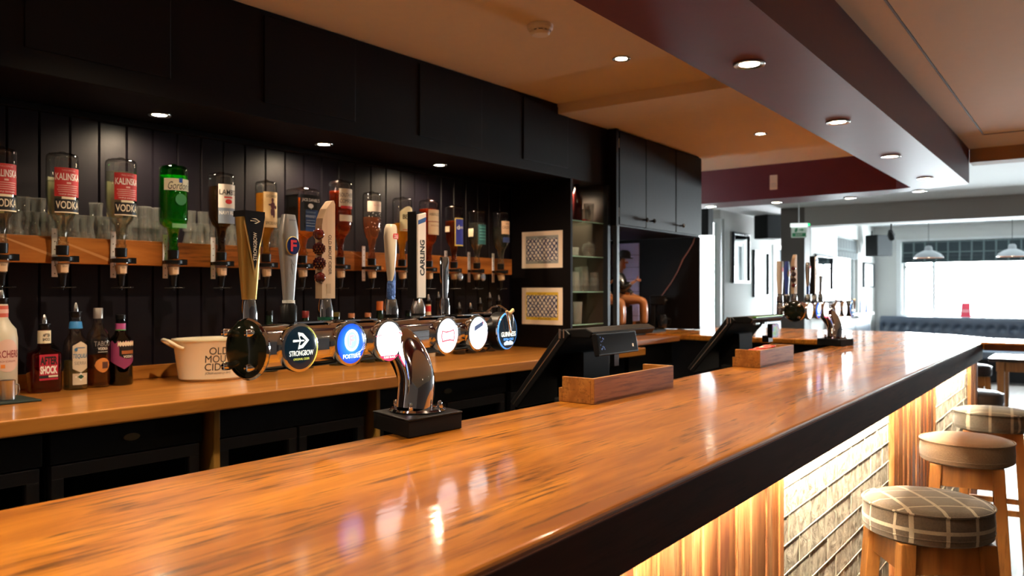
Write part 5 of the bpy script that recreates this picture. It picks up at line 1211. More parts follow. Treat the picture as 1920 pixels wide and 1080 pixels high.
def bottle(px, D, prof, name, label, gm, liq=None, level=0.6, sq=0.0, top=None, draw=None, draw2=None, z=CZ, n=26, group=None, sx=1.0):
    s_, d = px_on(px, D, PHW)
    root = thing(name, label, 'bottle', W(D, s_, z), RW, group)
    q = MB(); q.lathe([(0.0, 0.002)] + prof, gm, n, sq=sq, sx=sx); q.build('bottle_glass', root, sharp=60)
    if liq:
        H = prof[-1][1]; lv = H * level; lp = [(0.0, 0.006)]
        for (r, zz_) in prof:
            if zz_ < lv: lp.append((max(0.004, r - 0.003), max(zz_, 0.006)))
        for (r0, z0), (r1, z1) in zip(prof, prof[1:]):
            if z0 <= lv <= z1 and z1 > z0: rl = r0 + (r1 - r0) * (lv - z0) / (z1 - z0); lp += [(max(0.004, rl - 0.003), lv), (0.0, lv)]; break
        q = MB(); q.lathe(lp, liq, n, sq=sq, sx=sx); q.build('liquid', root, sharp=60)
    if top == 'pourer':
        H = prof[-1][1]; q = MB(); q.lathe([(0.014, H - 0.001), (0.017, H + 0.004), (0.017, H + 0.016), (0.020, H + 0.018), (0.020, H + 0.020), (0.008, H + 0.021)], BLACKP, 20); q.build('pourer_collar', root)
        q = MB(); q.lathe([(0.0085, H + 0.0205), (0.0085, H + 0.030), (0.0065, H + 0.042), (0.003, H + 0.052), (0.0, H + 0.0525)], STEEL, 16); q.build('pourer_spout', root, label='steel pourer spout')
    elif top:
        H = prof[-1][1]; q = MB(); r = prof[-1][0] + 0.0015; h = top[1]; q.lathe([(r, H - h * 0.7), (r, H + h * 0.25), (r - 0.001, H + h * 0.3), (0.0, H + h * 0.3)], top[0], 20); q.build('cap', root)
    if draw:
        q = MB(); draw(q); q.build('label', root)
    if draw2:
        q = MB(); draw2(q); q.build('lower_label', root)
    return root
# peach schnapps at the picture edge
def d_arch(q):
    R = 0.0465
    q.patch(0.085, 0.105, mat('salmon_oval_label', (0.70, 0.48, 0.40), rough=0.6), RB, R=R, cy=0.135, outline=lambda u: (0.135 - 0.052 * sin(pi * max(u, 0.04) * 0.96) ** 0.5, 0.135 + 0.056 * sin(pi * max(u, 0.04) * 0.96) ** 0.5))
    q.text("ARCHERS", mat('maroon_ink', (0.28, 0.03, 0.04), rough=0.6), 0.080, 0.024, RB, R=R, cy=0.142, off=0.001, bold=0.01); q.text('PEACH SCHNAPPS', MATS['maroon_ink'], 0.055, 0.006, RB, R=R, cy=0.118, off=0.001)
    q.patch(0.012, 0.012, mat('orange_dot', (0.8, 0.25, 0.05), rough=0.5), RB, R=R, cy=0.102, cx=-0.012, off=0.001)
    q.lathe([(0.0195, 0.262), (0.0190, 0.300)], mat('coral_neck_band', (0.60, 0.12, 0.08), rough=0.5), 24); q.lathe([(0.0198, 0.275), (0.0197, 0.288)], mat('pale_coral', (0.75, 0.45, 0.38), rough=0.5), 24)
FROST = mat('frosted_white_glass', (0.62, 0.58, 0.46), rough=0.35, spec=0.4)
bottle(3, 2.96, [(0.040, 0.0), (0.045, 0.006), (0.046, 0.19), (0.042, 0.222), (0.028, 0.240), (0.019, 0.258), (0.018, 0.305)], 'peach_schnapps_bottle', 'frosted white bottle with coral neck at the counter end, behind the steel measure', FROST, top='pourer', draw=d_arch)
def d_after(q):
    M0 = RB @ T(0, -0.0505 * 0.72, 0)
    q.patch(0.060, 0.088, mat('crimson_label', (0.45, 0.02, 0.05), rough=0.5), M0, cy=0.087, off=0.0006)
    q.text('AFTER', INK, 0.055, 0.028, M0, cy=0.110, off=0.0012, bold=0.045); q.text('SHOCK', WHITE, 0.055, 0.028, M0, cy=0.078, off=0.0012, bold=0.045)
    q.patch(0.060, 0.010, INK, M0, cy=0.055, off=0.001); q.patch(0.030, 0.006, CREAM, M0, cy=0.056, cx=0.014, off=0.0014)
    q.lathe([(0.0205, 0.168), (0.0205, 0.212)], CREAM, 24); q.text('AFTER', INK, 0.024, 0.011, RB, R=0.0206, cy=0.196, off=0.0006, bold=0.02); q.text('SHOCK', INK, 0.024, 0.011, RB, R=0.0206, cy=0.182, off=0.0006, bold=0.02)
bottle(83, 2.98, [(0.046, 0.0), (0.050, 0.006), (0.0505, 0.128), (0.047, 0.138), (0.022, 0.150), (0.018, 0.165), (0.018, 0.215)], 'cinnamon_liqueur_bottle', 'squat square red liqueur bottle with a red label and steel pourer', glass('ruby_glass', (0.62, 0.05, 0.06), 1.0, 0.02), liquid('ruby_liqueur', (0.42, 0.012, 0.020)), 0.62, sq=0.55, top='pourer', draw=d_after, sx=0.72)
def d_teq(q):
    R = 0.0402; LB = mat('tequila_label', (0.62, 0.55, 0.42), rough=0.6); TB = mat('tequila_blue', (0.05, 0.18, 0.36), rough=0.5)
    q.patch(0.052, 0.110, LB, RB, R=R, cy=0.115, n=8, outline=lambda u: (0.075 - 0.014 * (1 - abs(2 * u - 1)), 0.155 + 0.016 * (1 - abs(2 * u - 1))))
    q.text('TEQUILA', TB, 0.050, 0.018, RB @ T(0, 0, 0.118), R=R, off=0.001, bold=0.02, shear=0.2); q.text('SIERRA', mat('grey_ink', (0.2, 0.2, 0.2), rough=0.6), 0.040, 0.012, RB, R=R, cy=0.094, off=0.001)
    q.patch(0.030, 0.003, TB, RB, R=R, cy=0.148, off=0.001); q.lathe([(0.006, 0), (0.0, 0.0006)], TB, 10, RB @ T(-0.016, -R - 0.0, 0.142, rx=pi / 2))
    q.lathe([(0.0190, 0.214), (0.0225, 0.216), (0.0200, 0.236), (0.0175, 0.240)], mat('bright_blue_neck', (0.03, 0.22, 0.55), rough=0.4), 20, cap=False)
def d_teq2(q):
    R = 0.0402; q.patch(0.052, 0.040, MATS['tequila_label'], RB, R=R, cy=0.038)
    dm = [(0, 0.014), (0.018, 0), (0, -0.014), (-0.018, 0)]; q.add([((R + 0.001) * cos(x / R), (R + 0.001) * sin(x / R), 0.046 + z) for x, z in dm], [(0, 3, 2, 1)], WHITE); q.add([((R + 0.0014) * cos(x / R * .6), (R + 0.0014) * sin(x / R * .6), 0.046 + z * .6) for x, z in dm], [(0, 3, 2, 1)], mat('dark_green_ink', (0.02, 0.08, 0.05), rough=0.6))
bottle(142, 2.98, [(0.037, 0.0), (0.040, 0.005), (0.040, 0.152), (0.036, 0.172), (0.024, 0.190), (0.018, 0.205), (0.0165, 0.255)], 'tequila_bottle', 'clear tequila bottle with a bright blue neck band and pale label', CLEAR, liquid('pale_tequila', (0.38, 0.36, 0.20)), 0.40, top='pourer', draw=d_teq, draw2=d_teq2)
def d_tab(q):
    R = 0.0388
    q.text('TABOO', mat('dim_silver_print', (0.30, 0.28, 0.27), rough=0.4), 0.058, 0.018, RB, R=R, cy=0.158, off=0.001); q.text('VODKA', WHITE, 0.034, 0.010, RB, R=R, cy=0.140, off=0.001, bold=0.02); q.patch(0.034, 0.0014, WHITE, RB, R=R, cy=0.128, off=0.001)
    q.patch(0.056, 0.050, mat('orange_flower_print', (0.62, 0.24, 0.06), rough=0.5), RB, R=R, cy=0.080, outline=lambda u: (0.080 - 0.026 * sin(pi * u) ** 0.7, 0.080 + 0.026 * sin(pi * u) ** 0.5)); q.patch(0.022, 0.024, mat('dark_flower_centre', (0.10, 0.04, 0.03), rough=0.5), RB, R=R, cy=0.080, off=0.001, cx=0.008)
bottle(184, 2.99, [(0.036, 0.0), (0.0385, 0.005), (0.0385, 0.172), (0.034, 0.196), (0.022, 0.214), (0.0155, 0.235), (0.0145, 0.275)], 'flavoured_vodka_bottle', 'dark clear vodka bottle with an orange flower print and silver cap', CLEAR, liquid('brown_spirit', (0.30, 0.10, 0.03)), 0.42, top=(mat('dull_silver_cap', (0.45, 0.42, 0.38), rough=0.35, metal=0.7), 0.038), draw=d_tab)
def d_ras(q):
    R = 0.0420; PU = mat('magenta_label', (0.26, 0.04, 0.13), rough=0.5)
    q.patch(0.100, 0.080, PU, RB, R=R, cy=0.115, cx=-0.006, n=16, outline=lambda u: (0.060 + 0.030 * abs(2 * u - 1), 0.160 + 0.006 * sin(25 * u))); q.patch(0.066, 0.050, mat('black_label', (0, 0, 0)), RB, R=R, cy=0.122, cx=0.010, off=0.0008, n=12, outline=lambda u: (0.110 - 0.012 * sin(pi * u), 0.146))
    q.patch(0.072, 0.012, CREAM, RB, R=R, cy=0.150, cx=0.008, off=0.001, n=16, outline=lambda u: (0.143 + 0.006 * (int(u * 16) % 2), 0.158 + 0.006 * (int(u * 16 + 1) % 2)))
    q.text('VODKA', WHITE, 0.038, 0.009, RB, R=R, cy=0.106, cx=0.010, off=0.0016, bold=0.02); q.patch(0.05, 0.012, mat('brown_band_print', (0.35, 0.12, 0.04), rough=0.5), RB, R=R, cy=0.122, cx=0.01, off=0.0014)
    q.lathe([(0.0180, 0.205), (0.0180, 0.228)], mat('pink_neck_band', (0.42, 0.08, 0.26), rough=0.4), 20); q.lathe([(0.0182, 0.202), (0.0182, 0.206)], mat('green_neck_line', (0.10, 0.30, 0.10), rough=0.4), 20)
bottle(226, 2.99, [(0.039, 0.0), (0.042, 0.005), (0.041, 0.05), (0.0418, 0.150), (0.036, 0.172), (0.022, 0.188), (0.0165, 0.205), (0.016, 0.255)], 'raspberry_vodka_bottle', 'dark bottle with magenta label and pink neck, beside the cream ice bucket', glass('dark_olive_glass', (0.22, 0.26, 0.14), 1.0, 0.03), liquid('black_liquid', (0.03, 0.02, 0.02)), 0.55, top=(BLACKP, 0.016), draw=d_ras)
# bottles standing behind the tower: only their necks show
def stem(px, ytop, cap, label, D=2.97, R=0.037, gm=None, pourer=False, neck=0.014):
    s_, d = px_on(px, D, PHW); H = zat(ytop, d) - CZ
    if pourer: H -= 0.052
    prof = [(R - 0.002, 0.0), (R, 0.004), (R, H * 0.55), (R * 0.8, H * 0.66), (neck + 0.002, H * 0.76), (neck, H * 0.85), (neck, H)]
    bottle(px, D, prof, 'spirit_bottle', label, gm or mat('dark_green_bottle', (0.010, 0.022, 0.012), rough=0.1, coat=0.5), top='pourer' if pourer else cap, n=20, group='bottles standing behind the beer tower')
CORK = mat('cork_cap', (0.45, 0.20, 0.10), rough=0.6)
stem(505, 585, (BLACKP, 0.02), 'dark capped bottle neck behind the silver tap handle')
stem(573, 587, (mat('maroon_foil', (0.16, 0.02, 0.02), rough=0.3), 0.03), 'bottle neck with maroon foil between silver and plank handles')
stem(631, 588, (mat('olive_foil', (0.10, 0.09, 0.02), rough=0.4), 0.02), 'olive-foiled bottle neck just past the plank handle')
stem(659, 590, (CORK, 0.02), 'first of two short pink corked bottle necks')
stem(690, 589, (CORK, 0.02), 'second of two short pink corked bottle necks')
stem(712, 570, (mat('orange_cap', (0.62, 0.16, 0.03), rough=0.4), 0.045), 'taller bottle neck with an orange cap beside the chalice handle', neck=0.0155)
stem(765, 583, (BLACKP, 0.015), 'small dark bottle neck between chalice and white slab handles')
stem(803, 552, None, 'white coconut rum bottle with a red neck and pourer', gm=mat('white_rum_bottle', (0.70, 0.62, 0.46), rough=0.3), pourer=True)
s_, d = px_on(803, 2.97, PHW); q = MB()
for (px, py, lab) in ((822, 547, 'dark bottle with pourer behind the short chrome handle'), (861, 567, 'pourer-topped bottle, first right of the chrome handle'), (882, 568, 'pourer-topped bottle, second right of the chrome handle'), (900, 558, 'pourer-topped bottle above the carved navy lens'), (918, 548, 'tallest pourer-topped bottle near the end panel'), (935, 553, 'last pourer-topped bottle beside the end panel')):
    stem(px, py, None, lab, pourer=True, gm=mat('dark_smoke_bottle', (0.020, 0.016, 0.014), rough=0.12, coat=0.5))
# red band of the coconut rum
for o in [o for o in bpy.data.objects if o.get('label', '').startswith('white coconut rum')]:
    H = zat(552, d) - CZ - 0.052
    MB().lathe([(0.0146, H * 0.86), (0.0146, H * 0.97)], RED, 20).build('neck_band', o, label='red neck band')
# steel measure on a dark mat
s_, d = px_on(14, 2.80, PHW)
q = MB(); q.box(-0.085, 0.085, -0.12, 0.075, 0, 0.006, mat('dark_green_mat', (0.008, 0.022, 0.018), rough=0.7)); tag(q.build('bar_mat', bevel=0.002, loc=W(2.82, s_, CZ), rot=RW), 'small dark green rubber mat at the counter end', 'mat')
q = MB(); q.lathe([(0.020, 0.0), (0.022, 0.002), (0.0215, 0.060), (0.022, 0.062), (0.020, 0.061), (0.019, 0.004), (0.0, 0.003)], STEEL, 28); q.tube([(0.0, 0.020, 0.048), (0.0, 0.032, 0.046), (0.0, 0.034, 0.03), (0.0, 0.030, 0.015), (0.0, 0.021, 0.012)], 0.0018, STEEL, 8)
tag(q.build('steel_measure', loc=W(2.80, s_, CZ + 0.0065), rot=RW), 'small steel measuring cup with a handle on the dark green mat', 'measure')

# ================================================================== STOOLS
TART = plaid('brown_tartan_wool', (0.080, 0.060, 0.043), (0.46, 0.40, 0.30), None, 0.080, 0.125, zband=(-0.052, 0.010), off=(0.35, 0.30))
PLAIN = mat('plain_brown_wool', (0.150, 0.098, 0.058), rough=0.95, bump=0.5, bscale=240, vary=0.3, sheen=0.3, spec=0.1)
GTART = plaid('grey_tartan_wool', (0.075, 0.066, 0.052), (0.36, 0.33, 0.25), None, 0.09, 0.13, off=(0.2, 0.55))
LEATH = mat('dark_brown_leather', (0.030, 0.018, 0.014), rough=0.35)
def stool(x, y, rz, fab, label, seat=0.82, r=0.166, group='bar stools'):
    root = thing('bar_stool', label, 'bar stool', (x, y, 0), (0, 0, rz), group)
    q = MB(); q.lathe([(r - 0.010, -0.088), (r, -0.082), (r + 0.003, -0.050), (r, -0.010), (r - 0.006, -0.002), (r * 0.85, 0.006), (r * 0.5, 0.012), (0.0, 0.014)], fab, 64)
    st = q.build('seat_cushion', root, loc=(0, 0, seat - 0.012))
    q = MB(); q.lathe([(r + 0.0015 + 0.003 * cos(a), -0.0045 + 0.003 * sin(a)) for a in [2 * pi * k / 8 for k in range(9)]], fab, 64, cap=False)
    q.lathe([(r + 0.0005 + 0.0025 * cos(a), -0.068 + 0.0025 * sin(a)) for a in [2 * pi * k / 8 for k in range(9)]], fab, 64, cap=False); q.build('piping', st)
    zt = seat - 0.101
    for sx_ in (-1, 1):
        for sy_ in (-1, 1):
            t = 0.021; a, b_ = 0.105, 0.147
            top = [(sx_ * a + dx * t, sy_ * a + dy_ * t, zt) for dx, dy_ in ((-1, -1), (1, -1), (1, 1), (-1, 1))]; bot = [(sx_ * b_ + dx * t * .85, sy_ * b_ + dy_ * t * .85, 0) for dx, dy_ in ((-1, -1), (1, -1), (1, 1), (-1, 1))]
            q = MB(); q.loft([bot, top], STOOLWOOD, smooth=False); q.build('leg', root, bevel=0.003)
    def at_z(z): return 0.105 + (0.147 - 0.105) * (zt - z) / zt
    for k in range(4):
        M = Matrix.Rotation(k * pi / 2, 4, 'Z')
        q = MB(); w0, w1 = 0.105 - 0.019, at_z(zt - 0.085) - 0.019
        q.add([(-w1, -w1 - 0.024, zt - 0.085), (w1, -w1 - 0.024, zt - 0.085), (w0, -w0 - 0.024, zt), (-w0, -w0 - 0.024, zt), (-w1, -w1 - 0.006, zt - 0.085), (w1, -w1 - 0.006, zt - 0.085), (w0, -w0 - 0.006, zt), (-w0, -w0 - 0.006, zt)], [(0, 1, 2, 3), (7, 6, 5, 4), (0, 4, 5, 1), (1, 5, 6, 2), (2, 6, 7, 3), (3, 7, 4, 0)], STOOLWOOD, False, M); q.build('apron', root, bevel=0.002)
        z = 0.26 if k % 2 else 0.34; w = at_z(z); q = MB(); q.box(-w + 0.018, w - 0.018, -w - 0.010, -w + 0.010, z - 0.014, z + 0.014, STOOLWOOD, M); q.build('stretcher', root, bevel=0.002)
    q = MB(); q.box(-0.10, 0.10, -0.10, 0.10, zt - 0.02, zt - 0.001, BLACKM); q.build('seat_board', root)
    return root
def stool_pos(px, py, seat):
    x, y, d = onplane(px, py, seat); return x, y
x, y = stool_pos(1727, 928, 0.82); stool(x + 0.015, y, radians(34), TART, 'wooden bar stool with a brown and cream tartan seat, nearest the camera')
x, y = stool_pos(1812, 817, 0.82); stool(x, y, radians(7), PLAIN, 'wooden bar stool with a plain light brown seat, second along the bar')
x, y = stool_pos(1862, 765, 0.82); stool(x, y, radians(5), GTART, 'wooden bar stool with a grey-brown tartan seat, third along the bar', r=0.172)
x, y = stool_pos(1826, 731, 0.75); stool(x, y, radians(10), LEATH, 'low dark-seated stool just past the lit end of the bar', seat=0.75, group='dark stools past the bar')
x, y = stool_pos(1819, 682, 0.75); stool(x, y, radians(20), LEATH, 'farthest dark-seated stool beyond the bar end, near the long table', seat=0.75, group='dark stools past the bar')

# ================================================================== ALCOVE: statues, grinder, cable
SKINB = mat('painted_brown_skin', (0.36, 0.15, 0.07), rough=0.45)
def statue(loc, rz, sc, label, coat_c, arm=True):
    root = thing('seated_statue', label, 'statue', loc, (0, 0, rz)); root.scale = (sc, sc, sc)
    # local: faces +X, seat height 0.21
    def skin(name, verts, edges, radii, m, par=root, rootv=0, lab=None):
        me = bpy.data.meshes.new(name); me.from_pydata(verts, edges, []); o = bpy.data.objects.new(name, me); COL.objects.link(o); o.parent = par
        sk = o.modifiers.new('skin', 'SKIN'); sk.use_smooth_shade = True
        for i, r in enumerate(radii):
            v = me.skin_vertices[0].data[i]; v.radius = r if isinstance(r, tuple) else (r, r); v.use_root = (i == rootv)
        ss = o.modifiers.new('smooth', 'SUBSURF'); ss.levels = 2; ss.render_levels = 2
        me.materials.append(m)
        if lab: o['label'] = lab
        return o
    V = [(0, 0, 0.22), (0.0, 0, 0.29), (-0.005, 0, 0.37), (0.0, 0, 0.415), (0.005, 0, 0.445), (0.012, 0, 0.485), (0.010, 0, 0.525),
         (0.02, 0.035, 0.215), (0.17, 0.042, 0.212), (0.175, 0.042, 0.04), (0.02, -0.035, 0.215), (0.17, -0.042, 0.212), (0.175, -0.042, 0.04),
         (0.0, 0.062, 0.385), (0.02, 0.085, 0.30), (0.10, 0.060, 0.245), (0.135, 0.050, 0.238), (0.0, -0.062, 0.385), (0.03, -0.088, 0.30), (0.10, -0.07, 0.34), (0.125, -0.066, 0.355)]
    E = [(0, 1), (1, 2), (2, 3), (3, 4), (4, 5), (5, 6), (0, 7), (7, 8), (8, 9), (0, 10), (10, 11), (11, 12), (2, 13), (13, 14), (14, 15), (15, 16), (2, 17), (17, 18), (18, 19), (19, 20)]
    R_ = [0.045, 0.045, 0.044, 0.024, 0.024, (0.034, 0.040), (0.030, 0.034), 0.036, 0.030, 0.017, 0.036, 0.030, 0.017, 0.024, 0.019, 0.013, 0.009, 0.024, 0.019, 0.013, 0.009]
    body = skin('body', V, E, R_, SKINB)
    q = MB(); q.sphere((0.052, 0, 0.488), 0.010, SKINB, 12, 8, (1.2, 0.8, 1)); q.sphere((0.012, 0.041, 0.488), 0.010, SKINB, 10, 6, (0.8, 0.5, 1.2)); q.sphere((0.012, -0.041, 0.488), 0.010, SKINB, 10, 6, (0.8, 0.5, 1.2))
    for s_ in (-1, 1): q.sphere((0.042, s_ * 0.014, 0.498), 0.005, WHITE, 10, 6); q.sphere((0.0455, s_ * 0.014, 0.498), 0.0028, INK, 8, 6)
    q.sphere((0.046, 0, 0.470), 0.007, mat('painted_lips', (0.30, 0.06, 0.04), rough=0.5), 10, 6, (0.5, 1.4, 0.5)); q.sphere((0.030, 0, 0.456), 0.016, SKINB, 12, 8); q.build('face_features', body)
    q = MB()
    for (bx, by, bz, dx, dz) in ((0.135, 0.050, 0.236, 1, -0.25), (0.125, -0.066, 0.358, 0.35, 1)):
        for k in range(4):
            ln = (0.026, 0.030, 0.028, 0.022)[k]; oy = (k - 1.5) * 0.0062; v = Vector((dx, 0, dz)).normalized()
            if dz > 0: p0 = Vector((bx + 0.010, by + oy * 0.3, bz - 0.008 + k * 0.004)); p1 = p0 + Vector((0.020, 0, 0.002)); p2 = p1 + Vector((0.0, 0.010, -0.002))
            else: p0 = Vector((bx, by + oy, bz)); p1 = p0 + v * ln * 0.6; p2 = p1 + Vector((ln * 0.35, 0, -ln * 0.35))
            q.tube([p0, p1, p2], [0.0042, 0.0038, 0.0028], SKINB, 8)
        if dz > 0: q.tube([(bx, by, bz - 0.004), (bx + 0.008, by, bz + 0.014), (bx + 0.010, by, bz + 0.030)], [0.0055, 0.0048, 0.0034], SKINB, 8)
        else: q.tube([(bx, by - 0.012, bz), (bx + 0.012, by - 0.019, bz - 0.002), (bx + 0.022, by - 0.020, bz - 0.006)], [0.005, 0.0045, 0.0032], SKINB, 8)
        q.sphere((bx + 0.002, by, bz), 0.011, SKINB, 12, 8, (1.2, 1.1, 0.7))
    q.build('hands', body)
    skin('jacket', [(0, 0, 0.235), (-0.002, 0, 0.30), (-0.005, 0, 0.372), (0.0, 0, 0.408), (0.0, 0.064, 0.386), (0.02, 0.087, 0.30), (0.092, 0.063, 0.249), (0.0, -0.064, 0.386), (0.03, -0.090, 0.30), (0.092, -0.073, 0.336)], [(0, 1), (1, 2), (2, 3), (2, 4), (4, 5), (5, 6), (2, 7), (7, 8), (8, 9)], [0.074, 0.072, 0.070, 0.040, 0.040, 0.034, 0.024, 0.040, 0.034, 0.024], coat_c, lab='dark jacket')
    skin('trousers', [(0, 0, 0.222), (0.02, 0.036, 0.216), (0.17, 0.043, 0.213), (0.178, 0.043, 0.12), (0.175, 0.043, 0.035), (0.02, -0.036, 0.216), (0.17, -0.043, 0.213), (0.178, -0.043, 0.12), (0.175, -0.043, 0.035)], [(0, 1), (1, 2), (2, 3), (3, 4), (0, 5), (5, 6), (6, 7), (7, 8)], [0.052, 0.042, 0.036, 0.029, 0.031, 0.042, 0.036, 0.029, 0.031], mat('glazed_tan_trousers', (0.42, 0.16, 0.055), rough=0.25, coat=0.6), lab='glossy tan trousers')
    for s_ in (-1, 1):
        q = MB(); rr = []
        for k in range(7):
            u = k / 6; rr.append([(0.155 + 0.085 * u, s_ * 0.043 + 0.020 * sin(pi * min(0.95, 0.2 + u * 0.7)) * cos(a), 0.004 + max(0, 0.014 - 0.004 * u) + (0.016 - 0.008 * u) * sin(a)) for a in [2 * pi * j / 12 for j in range(12)]])
        q.loft(rr, BLACKP); q.build('shoe', root, label='black shoe')
    q = MB(); hx = mat('black_felt', (0.012, 0.010, 0.010), rough=0.6)
    q.lathe([(0.0, 0.512), (0.046, 0.512), (0.062, 0.516), (0.064, 0.520), (0.060, 0.5195), (0.046, 0.517), (0.044, 0.545), (0.036, 0.564), (0.018, 0.573), (0.0, 0.574)], hx, 28, T(0.004, 0, 0.006, ry=0.06)); q.build('bowler_hat', root, label='black bowler hat')
    q = MB(); q.sphere((-0.012, 0, 0.500), 0.040, mat('dark_painted_hair', (0.02, 0.012, 0.008), rough=0.6), 18, 10, (0.85, 0.98, 0.85)); q.build('hair', root)
    return root
# the two statues sit on a low dark box
def in_alcove(px, X): return px_on(px, -X)[0]
ys = in_alcove(1187, -2.93)
q = MB(); q.box(-3.15, -2.79, 4.81, 5.34, 1.1185, 1.292, BLACKM)
tag(q.build('seat_box', bevel=0.004), 'low black box the two statues sit on', 'box')
def st_pos(): pass
q = MB(); q.box(-3.19, -2.56, 4.80, 5.42, 1.0905, 1.118, BLACKM); tag(q.build('display_tray', bevel=0.004), 'flat black tray under the seated statues', 'tray')
statue((-2.825, 5.20, 1.1185), radians(24), 1.0, 'seated statue in a bowler hat, black jacket and glossy tan trousers with one thumb raised', mat('black_glazed_jacket', (0.012, 0.012, 0.013), rough=0.25, coat=0.6, bump=0.6, bscale=60))
statue((-2.86, 4.93, 1.1185), radians(20), 0.98, 'second seated statue in tan trousers, mostly hidden by the niche post', mat('striped_brown_jacket', (0.10, 0.06, 0.035), rough=0.4))
yg = in_alcove(1233, -2.74); q = MB()
q.box(-0.05, 0.05, -0.055, 0.055, 0, 0.02, BLACKP).box(-0.05, -0.01, -0.04, 0.04, 0.02, 0.24, BLACKP).box(-0.05, 0.06, -0.05, 0.05, 0.20, 0.27, BLACKP)
gr = thing('coffee_grinder', 'black coffee machine standing beside the seated statue', 'coffee machine', (-2.74, yg, 1.0905), (0, 0, radians(15))); q.build('housing', gr, bevel=0.008)
q = MB(); q.lathe([(0.030, 0.022), (0.042, 0.03), (0.046, 0.09), (0.036, 0.12), (0.034, 0.125)], mat('smoked_jug', (0.012, 0.012, 0.014), rough=0.06, coat=1.0), 24, T(0.035, 0, 0)); q.tube([(0.07, 0.0, 0.10), (0.10, 0, 0.09), (0.10, 0, 0.05), (0.075, 0, 0.04)], 0.006, BLACKP, 8); q.build('jug', gr)
q = MB(); q.lathe([(0.008, 0.0), (0.008, 0.012), (0.0, 0.013)], STEEL, 14, T(0.06, 0.015, 0.235, ry=pi / 2)); q.build('dial', gr)
yh = in_alcove(1275, -2.75); q = MB(); rr = []
for k in range(8):
    u = k / 7; rr.append([(0.0 + 0.02 * sin(3 * u), -0.08 + 0.18 * u, 0.012 + (0.028 * sin(pi * (0.15 + 0.8 * u))) * (1 + sin(a)) * 0.8 + 0.0 * cos(a)) if False else (0.035 * sin(pi * (0.12 + 0.8 * u)) * cos(a), -0.08 + 0.18 * u, 0.03 * sin(pi * (0.12 + 0.8 * u)) * (1 + sin(a)) + 0.001) for a in [2 * pi * j / 14 for j in range(14)]])
q.loft(rr, BLACKP); q.tube([(0.0, 0.06, 0.03), (0.02, 0.10, 0.02), (0.03, 0.14, 0.012)], 0.006, STEEL, 8); tag(q.build('card_reader', loc=(-2.74, yh, 1.0905), rot=(0, 0, 0.3)), 'black handheld card reader lying beside the coffee machine', 'card reader')
ya = in_alcove(1303, -2.60); yb_ = in_alcove(1240, -2.86); q = MB()
q.tube([(xaty(px_, 5.785), 5.785, z_) for px_, z_ in ((1303, 1.811), (1299, 1.76), (1290, 1.70), (1280, 1.64), (1270, 1.545), (1258, 1.46), (1246, 1.39), (1238, 1.345))], 0.0045, mat('brown_flex', (0.26, 0.13, 0.13), rough=0.5), 8)
tag(q.build('power_cable'), 'thin brown cable hanging from the cupboard to the coffee machine', 'cable')
# ================================================================== THE FAR ROOM
NAVYL = mat('navy_leather', (0.030, 0.042, 0.062), rough=0.32, bump=0.15, bscale=50)
# tufted wall bench along the far wall
def tufted(L_, H_, name, parent, face='Y', pitch=0.155, rows=2, flute=False):
    vs, fs = [], []; nx = int(L_ / 0.0195); nz = 16
    for i in range(nx + 1):
        for j in range(nz + 1):
            x = L_ * i / nx; z = H_ * j / nz; dpt = 0.0
            if flute: dpt = 0.028 * abs(sin(pi * x / 0.10)) ** 0.6 - 0.02 * (2 * z / H_ - 1) ** 4
            else:
                best = 9
                for r in range(-1, rows + 1):
                    zc = H_ * (r + 0.5) / rows * 0.9; xo = (0.5 * pitch if r % 2 else 0)
                    k = round((x - xo) / pitch); ddx = x - xo - k * pitch; ddz = (z - zc)
                    best = min(best, sqrt(ddx * ddx + ddz * ddz))
                dpt = 0.045 * min(1, best / 0.07) ** 0.8 - 0.03 * (2 * z / H_ - 1) ** 6
            vs.append((x, -dpt, z))
    for i in range(nx):
        for j in range(nz):
            a = i * (nz + 1) + j; fs.append((a, a + nz + 1, a + nz + 2, a + 1))
    q = MB(); q.add(vs, fs, NAVYL, True)
    return q
def bench(name, lab, loc, rz, L_, H_=0.52, z0=0.48, **k):
    root = thing(name, lab, 'bench', loc, (0, 0, rz))
    q = tufted(L_, H_, name, root, **k); M0 = q
    o = q.build('backrest', root, loc=(0, -0.10, z0), sharp=80)
    q = MB(); q.box(0, L_, -0.10, 0.0, 0.06, z0 + H_ + 0.012, NAVYL); q.build('back_frame', root, bevel=0.02)
    q = MB(); q.box(0, L_, -0.62, -0.14, 0.34, 0.47, NAVYL); q.build('seat', root, bevel=0.03, seg=3)
    q = MB(); q.box(0, L_, -0.56, -0.10, 0.0, 0.34, BLACKM); q.build('plinth', root)
    return root
bench('wall_bench', 'dark navy button-tufted bench along the far window wall', (-2.98, FY - 0.11, 0), 0, 4.8, H_=0.50, z0=0.46)
yb0, yb1 = px_on(1578, 2.9)[0], 13.9
bench('wall_bench', 'navy fluted bench along the side wall, shining in window light', (SX + 0.02, yb0, 0), pi / 2, yb1 - yb0, H_=0.50, z0=0.46, flute=True)
ym0, ym1 = px_on(1418, 4.0)[0], px_on(1462, 4.0)[0]
bench('wall_bench', 'short navy fluted bench below the framed mirrors', (MX + 0.02, ym0, 0), pi / 2, ym1 - ym0 + 1.2, H_=0.46, z0=0.46, flute=True)
q = MB(); q.box(SX + 0.005, SX + 0.20, yb0 - 0.5, yb1, 1.025, 1.05, TRIMW); tag(q.build('wall_ledge', bevel=0.004), 'narrow white ledge above the side bench', 'ledge')
q = MB(); q.box(MX + 0.005, MX + 0.22, ym0 - 0.3, ym1 + 1.2, 0.985, 1.01, TRIMW); tag(q.build('wall_ledge', bevel=0.004), 'narrow white ledge under the framed mirrors', 'ledge')
